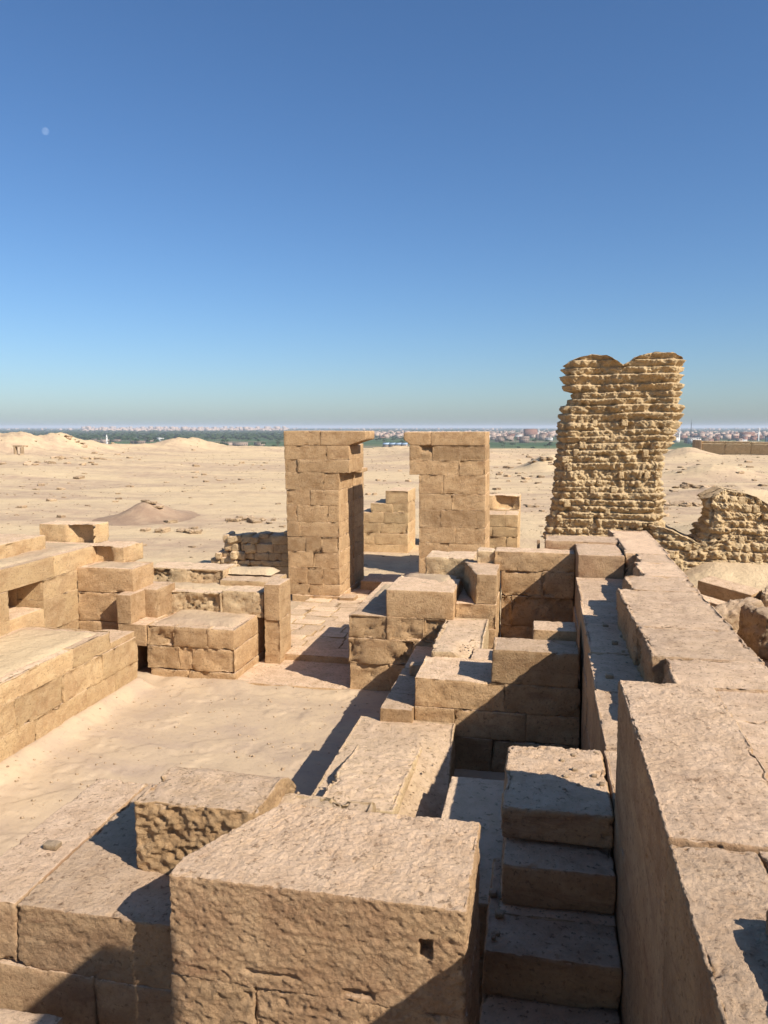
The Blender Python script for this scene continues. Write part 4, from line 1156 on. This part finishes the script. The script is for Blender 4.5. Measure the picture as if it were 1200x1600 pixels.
for i in range(5):
    V, F = palm_crown(3.4, i)
    palm_vars.append((raw_mesh('crown', V, None, F, False), trunk_mesh(9.0, 0.28, 0.6), 9.0))
bush_vars = []
for i in range(5):
    V, F = bush_crown(4.2, 20 + i)
    bush_vars.append((raw_mesh('crown', V, None, F, False), trunk_mesh(3.6, 0.35), 4.4))
def plant(px, d, kind, s, lab, grp):
    x, y = ray_pt(px, d)
    cm, tm, h = (palm_vars if kind == 'palm' else bush_vars)[RNG.randrange(5)]
    root = thing('palm_tree' if kind == 'palm' else 'tree', lab, 'palm tree' if kind == 'palm' else 'tree', (x, y, ZV), grp)
    rz_ = RNG.uniform(0, 6.28)
    t_ = link('trunk', tm, M['bark'], root, (x, y, ZV)); t_.scale = (s, s, s); t_.rotation_euler = (0, 0, rz_)
    bx_ = 0.6 * s if kind == 'palm' else 0
    c_ = link('crown', cm, M['leaf'] if kind == 'palm' else M['leaf2'], root, (x + bx_ * math.cos(rz_), y + bx_ * math.sin(rz_), ZV + h * s)); c_.scale = (s, s, s); c_.rotation_euler = (0, 0, rz_)
for i in range(170):
    px = RNG.uniform(-10, 442); d = 1150 + 900 * RNG.random() ** 0.9
    if px > 330 and RNG.random() < 0.35: d = RNG.uniform(1050, 1250)
    if 1 / d * 30.6 * 1200 + 667 > 693 and RNG.random() < 0.6: d += 300
    kd = 'palm' if RNG.random() < 0.72 else 'bush'
    side = 'farther left than the small desert knoll' if px < 230 else 'between the desert knoll and the left gate pillar'
    plant(px, d, kd, RNG.uniform(0.9, 1.4), ('date palm' if kd == 'palm' else 'rounded leafy tree') + ' in the valley, ' + side, ('date palms' if kd == 'palm' else 'leafy trees') + (' at the far left of the valley' if px < 230 else ' left of the gate'))
for i in range(26):
    plant(RNG.uniform(585, 640), RNG.uniform(1150, 2200), 'bush' if i % 2 else 'palm', RNG.uniform(0.8, 1.3), 'valley tree seen in the gap between the gate pillars', 'valley trees seen through the gate')
for i in range(60):
    plant(RNG.uniform(760, 880) if i % 2 else RNG.uniform(1055, 1210), RNG.uniform(950, 2200), 'bush' if i % 3 else 'palm', RNG.uniform(0.7, 1.3), 'valley tree at the edge of the town right of the gate', 'valley trees by the town')
# far groves as one mass
items = []
for i in range(5200):
    px = rg.uniform(-80, 1280); u = rg.rand()
    d = 1900 * (14000 / 1900) ** u if px < 560 else 2500 * (14000 / 2500) ** u
    if px > 600 and d < 3400 and rg.rand() < 0.65: continue
    x, y = ray_pt(px, d); s = rg.uniform(3, 7) * (1 + d / 4500)
    h = rg.uniform(6, 13)
    V = OCT * np.array([s * 2.0, s * 1.2, h * 0.5]) * rg.uniform(0.6, 1.25, (6, 1)) + [x, y, ZV + h * 0.5]
    items.append((V, OCTF))
merged('distant_groves', M['leaf2'], items, smooth=False)

def cube_vf(x0, x1, y0, y1, z0, z1):
    V = np.array([(x, y, z) for x in (x0, x1) for y in (y0, y1) for z in (z0, z1)], float)
    F = np.array([(0, 1, 3, 2), (4, 6, 7, 5), (0, 4, 5, 1), (2, 3, 7, 6), (0, 2, 6, 4), (1, 5, 7, 3)])
    return V, F
def house(px, d, w, dp, h, mat, lab, grp, floors=3, rot=None):
    x, y = ray_pt(px, d)
    root = thing('house', lab, 'house', (x, y, ZV), grp)
    rz_ = RNG.uniform(-0.5, 0.5) if rot is None else rot
    root.rotation_euler = (0, 0, rz_)
    V, F = cube_vf(-w / 2, w / 2, -dp / 2, dp / 2, 0, h)
    b0 = link('wall', raw_mesh('wall', V, F, None, False), mat, None); b0.parent = root; b0.location = (0, 0, 0)
    its = []
    for (a0, a1, c0, c1) in ((-w / 2 - .15, w / 2 + .15, -dp / 2 - .15, -dp / 2 + .25), (-w / 2 - .15, w / 2 + .15, dp / 2 - .25, dp / 2 + .15), (-w / 2 - .15, -w / 2 + .25, -dp / 2 + .25, dp / 2 - .25), (w / 2 - .25, w / 2 + .15, -dp / 2 + .25, dp / 2 - .25)):
        its.append(cube_vf(a0, a1, c0, c1, h - 0.3, h + 0.9))
    n = 0; VV = []; FF = []
    for V, F in its: VV.append(V); FF.append(F + n); n += len(V)
    r0 = link('roof_parapet', raw_mesh('parapet', np.vstack(VV), np.vstack(FF), None, False), mat, None); r0.parent = root
    nw = max(2, int(w / 3.2))
    for fl in range(floors):
        VV = []; FF = []; n = 0
        for k in range(nw):
            cx = -w / 2 + (k + 0.5) * w / nw; cz = (fl + 0.55) * h / floors
            V, F = cube_vf(cx - 0.55, cx + 0.55, -dp / 2 - 0.05, -dp / 2 + 0.05, cz - 0.7, cz + 0.7); VV.append(V); FF.append(F + n); n += 8
        w0 = link('window_row', raw_mesh('windows', np.vstack(VV), np.vstack(FF), None, False), M['glass'], None); w0.parent = root; w0['kind'] = 'stuff'
def mat_pick():
    q = RNG.random()
    return M['brickw'] if q < 0.38 else (M['plaster'] if q < 0.92 else M['white'])
for i in range(120):
    px = RNG.uniform(762, 895) if i < 60 else RNG.uniform(1052, 1215)
    d = 1500 + 1500 * RNG.random() ** 1.1
    fl = RNG.choice((2, 3, 3, 4))
    mt = mat_pick(); adj = {'plaster_wall': 'brown plastered', 'red_brick_wall': 'red brick', 'white_wall': 'white'}[mt.name]
    where = ('between the right gate pillar and the mud-brick tower' if px < 900 else 'beyond the far enclosure wall')
    house(px, d, RNG.uniform(9, 18), RNG.uniform(9, 14), fl * 3.1, mt, adj + ' flat-roofed village house ' + where, adj + ' village houses ' + where, fl)
for i in range(16):
    house(RNG.uniform(590, 640), RNG.uniform(2000, 3200), RNG.uniform(10, 16), 12, RNG.choice((6, 9)), mat_pick(), 'village house seen between the gate pillars', 'village houses seen through the gate', 2)
for px, d, w, h in ((163, 1500, 14, 7), (150, 1700, 20, 5), (178, 1700, 26, 4), (250, 1680, 11, 8), (232, 1650, 20, 4), (355, 1290, 14, 4.5), (375, 1270, 24, 4.5), (405, 1280, 16, 4.5), (215, 1500, 26, 4), (310, 1450, 14, 4), (60, 1750, 16, 5), (100, 1800, 18, 5)):
    house(px, d, w, 9, h, M['plaster'] if h < 8 else M['white'], 'low pale farm building among the palms left of the gate', 'farm buildings among the palms', 1)
house(829, 2150, 34, 16, 24, M['brickw'], 'large red brick block standing above the village roofs right of the gate', None, 7, rot=0.35)
house(1168, 2050, 30, 16, 17, M['brickw'], 'big red brick house above the left end of the far enclosure wall', None, 5, rot=0.3)
# mosque minarets
def minaret(px, d, h, lab):
    x, y = ray_pt(px, d)
    root = thing('minaret', lab, 'minaret', (x, y, ZV))
    def pr(name, r0, r1, z0, z1, n=8):
        V = [(math.cos(k * 2 * math.pi / n) * r, math.sin(k * 2 * math.pi / n) * r, z) for r, z in ((r0, z0), (r1, z1)) for k in range(n)] + [(0, 0, z1 + 0.01)]
        Q = [(k, (k + 1) % n, n + (k + 1) % n, n + k) for k in range(n)]; T = [(n + k, n + (k + 1) % n, 2 * n) for k in range(n)]
        o = link(name, raw_mesh(name, V, Q, T), M['white'], None); o.parent = root
    pr('shaft', 1.7, 1.4, 0, h * 0.68); pr('balcony', 2.3, 2.3, h * 0.68, h * 0.72); pr('upper_shaft', 1.1, 0.9, h * 0.72, h * 0.88); pr('spire', 1.2, 0.1, h * 0.88, h)
minaret(1186, 1900, 30, 'white minaret right of the big red brick house on the right')
minaret(842, 2200, 28, 'slim pale minaret beside the large red brick block')
minaret(166, 1480, 17, 'pale minaret beside a farm building among the palms at the left')
minaret(1062, 1750, 30, 'slim minaret just right of the mud-brick tower')
# antenna mast
x, y = ray_pt(1080, 2300)
p = thing('antenna_mast', 'thin dark antenna mast rising above the town right of the tower', 'mast', (x, y, ZV))
V, F = cube_vf(-0.8, 0.8, -0.8, 0.8, 0, 42); o = link('mast', raw_mesh('mast', V, F, None, False), M['glass'], None); o.parent = p
V, F = cube_vf(-0.25, 0.25, -0.25, 0.25, 42, 52); o = link('rod', raw_mesh('rod', V, F, None, False), M['glass'], None); o.parent = p
# long shed with pale blue roofs seen through the gate
x, y = ray_pt(618, 1180)
p = thing('shed', 'long low shed with pale blue roofs in the fields behind the gate', 'shed', (x, y, ZV))
for k in range(4):
    V, F = cube_vf(-19 + k * 9.5, -10.2 + k * 9.5, -5, 5, 0, 4.2); o = link('wall', raw_mesh('wall', V, F, None, False), M['plaster'], None); o.parent = p
    V = np.array([(-19.4 + k * 9.5, -6, 4.1), (-9.9 + k * 9.5, -6, 4.1), (-9.9 + k * 9.5, 6, 6.2), (-19.4 + k * 9.5, 6, 6.2), (-19.4 + k * 9.5, -6, 4.4), (-9.9 + k * 9.5, -6, 4.4), (-9.9 + k * 9.5, 6, 6.5), (-19.4 + k * 9.5, 6, 6.5)])
    F = np.array([(0, 3, 2, 1), (4, 5, 6, 7), (0, 1, 5, 4), (2, 3, 7, 6), (0, 4, 7, 3), (1, 2, 6, 5)])
    o = link('roof', raw_mesh('roof', V, F, None, False), M['bluegrey'], None); o.parent = p
# far town mass
items = []
for i in range(2600):
    if i < 1500: px = rg.uniform(130, 450); d = rg.uniform(5200, 9000); w = rg.uniform(14, 36); h = rg.uniform(9, 20) + 16 * (rg.rand() < 0.05)
    elif i < 2300: px = rg.uniform(570, 1280); d = rg.uniform(2000, 4200); w = rg.uniform(9, 17); h = rg.uniform(6, 13)
    else: px = rg.uniform(-40, 1280); d = rg.uniform(6000, 12000); w = rg.uniform(14, 30); h = rg.uniform(8, 22)
    x, y = ray_pt(px, d)
    items.append(cube_vf(x - w / 2, x + w / 2, y - w / 2, y + w / 2, ZV, ZV + h))
merged('distant_town', M['plaster'], items, smooth=False)

# dark shrubs at the edge of the fields on the right
for px, d, s in ((783, 560, 0.5), (808, 600, 0.6), (835, 640, 0.8), (843, 640, 0.7), (866, 600, 0.6), (788, 520, 0.35), (1100, 620, 0.7), (1068, 640, 0.6)):
    plant(px, d, 'bush', s, 'dark round shrub between the desert edge and the fields', 'dark shrubs at the desert edge')

# ------------------------------------------------------------------ moon
mm = bpy.data.materials.new('moon_surface'); mm.use_nodes = True; nt = mm.node_tree; nt.nodes.clear()
out = nt.nodes.new('ShaderNodeOutputMaterial'); add = nt.nodes.new('ShaderNodeAddShader'); tr_ = nt.nodes.new('ShaderNodeBsdfTransparent'); df = nt.nodes.new('ShaderNodeBsdfDiffuse')
tcm = nt.nodes.new('ShaderNodeTexCoord'); nn = noise(nt, tcm.outputs['Generated'], 4.0, 4, 0.6)
nt.links.new(mixc(nt, nn, (0.012, 0.012, 0.012), (0.075, 0.075, 0.072)), df.inputs['Color'])
nt.links.new(tr_.outputs[0], add.inputs[0]); nt.links.new(df.outputs[0], add.inputs[1]); nt.links.new(add.outputs[0], out.inputs['Surface'])
nu, nv_ = 32, 16
V = []; F = []
RM = 40000 * 0.0038
for i in range(nv_ + 1):
    for k in range(nu):
        t = math.pi * i / nv_; a = 2 * math.pi * k / nu
        V.append((RM * math.sin(t) * math.cos(a), RM * math.sin(t) * math.sin(a), RM * math.cos(t)))
for i in range(nv_):
    for k in range(nu): F.append((i * nu + k, (i + 1) * nu + k, (i + 1) * nu + (k + 1) % nu, i * nu + (k + 1) % nu))
f3 = Vector((-math.sin(YAW) * math.cos(PITCH), math.cos(YAW) * math.cos(PITCH), -math.sin(PITCH)))
r3 = Vector((math.cos(YAW), math.sin(YAW), 0)); u3 = r3.cross(f3)
dm = (f3 + r3 * ((71 - 600) / 1200) + u3 * ((800 - 205) / 1200)).normalized()
o = link('moon', raw_mesh('moon', V, F), mm, None, tuple(dm * 40000))
tag(o, 'faint pale daytime moon high in the blue sky at the upper left', 'moon')

# ------------------------------------------------------------------ haze
hz = bpy.data.materials.new('haze_air'); hz.use_nodes = True; nt = hz.node_tree; nt.nodes.clear()
out = nt.nodes.new('ShaderNodeOutputMaterial'); pv = nt.nodes.new('ShaderNodeVolumePrincipled')
pv.inputs['Density'].default_value = 0.00011
pv.inputs['Color'].default_value = (0.86, 0.92, 1.0, 1)
pv.inputs['Anisotropy'].default_value = 0.0
nt.links.new(pv.outputs[0], out.inputs['Volume'])
V, F = cube_vf(-61000, 61000, -61000, 61000, -33, 26)
tag(link('haze', raw_mesh('haze', V, F, None, False), hz), kind='stuff')
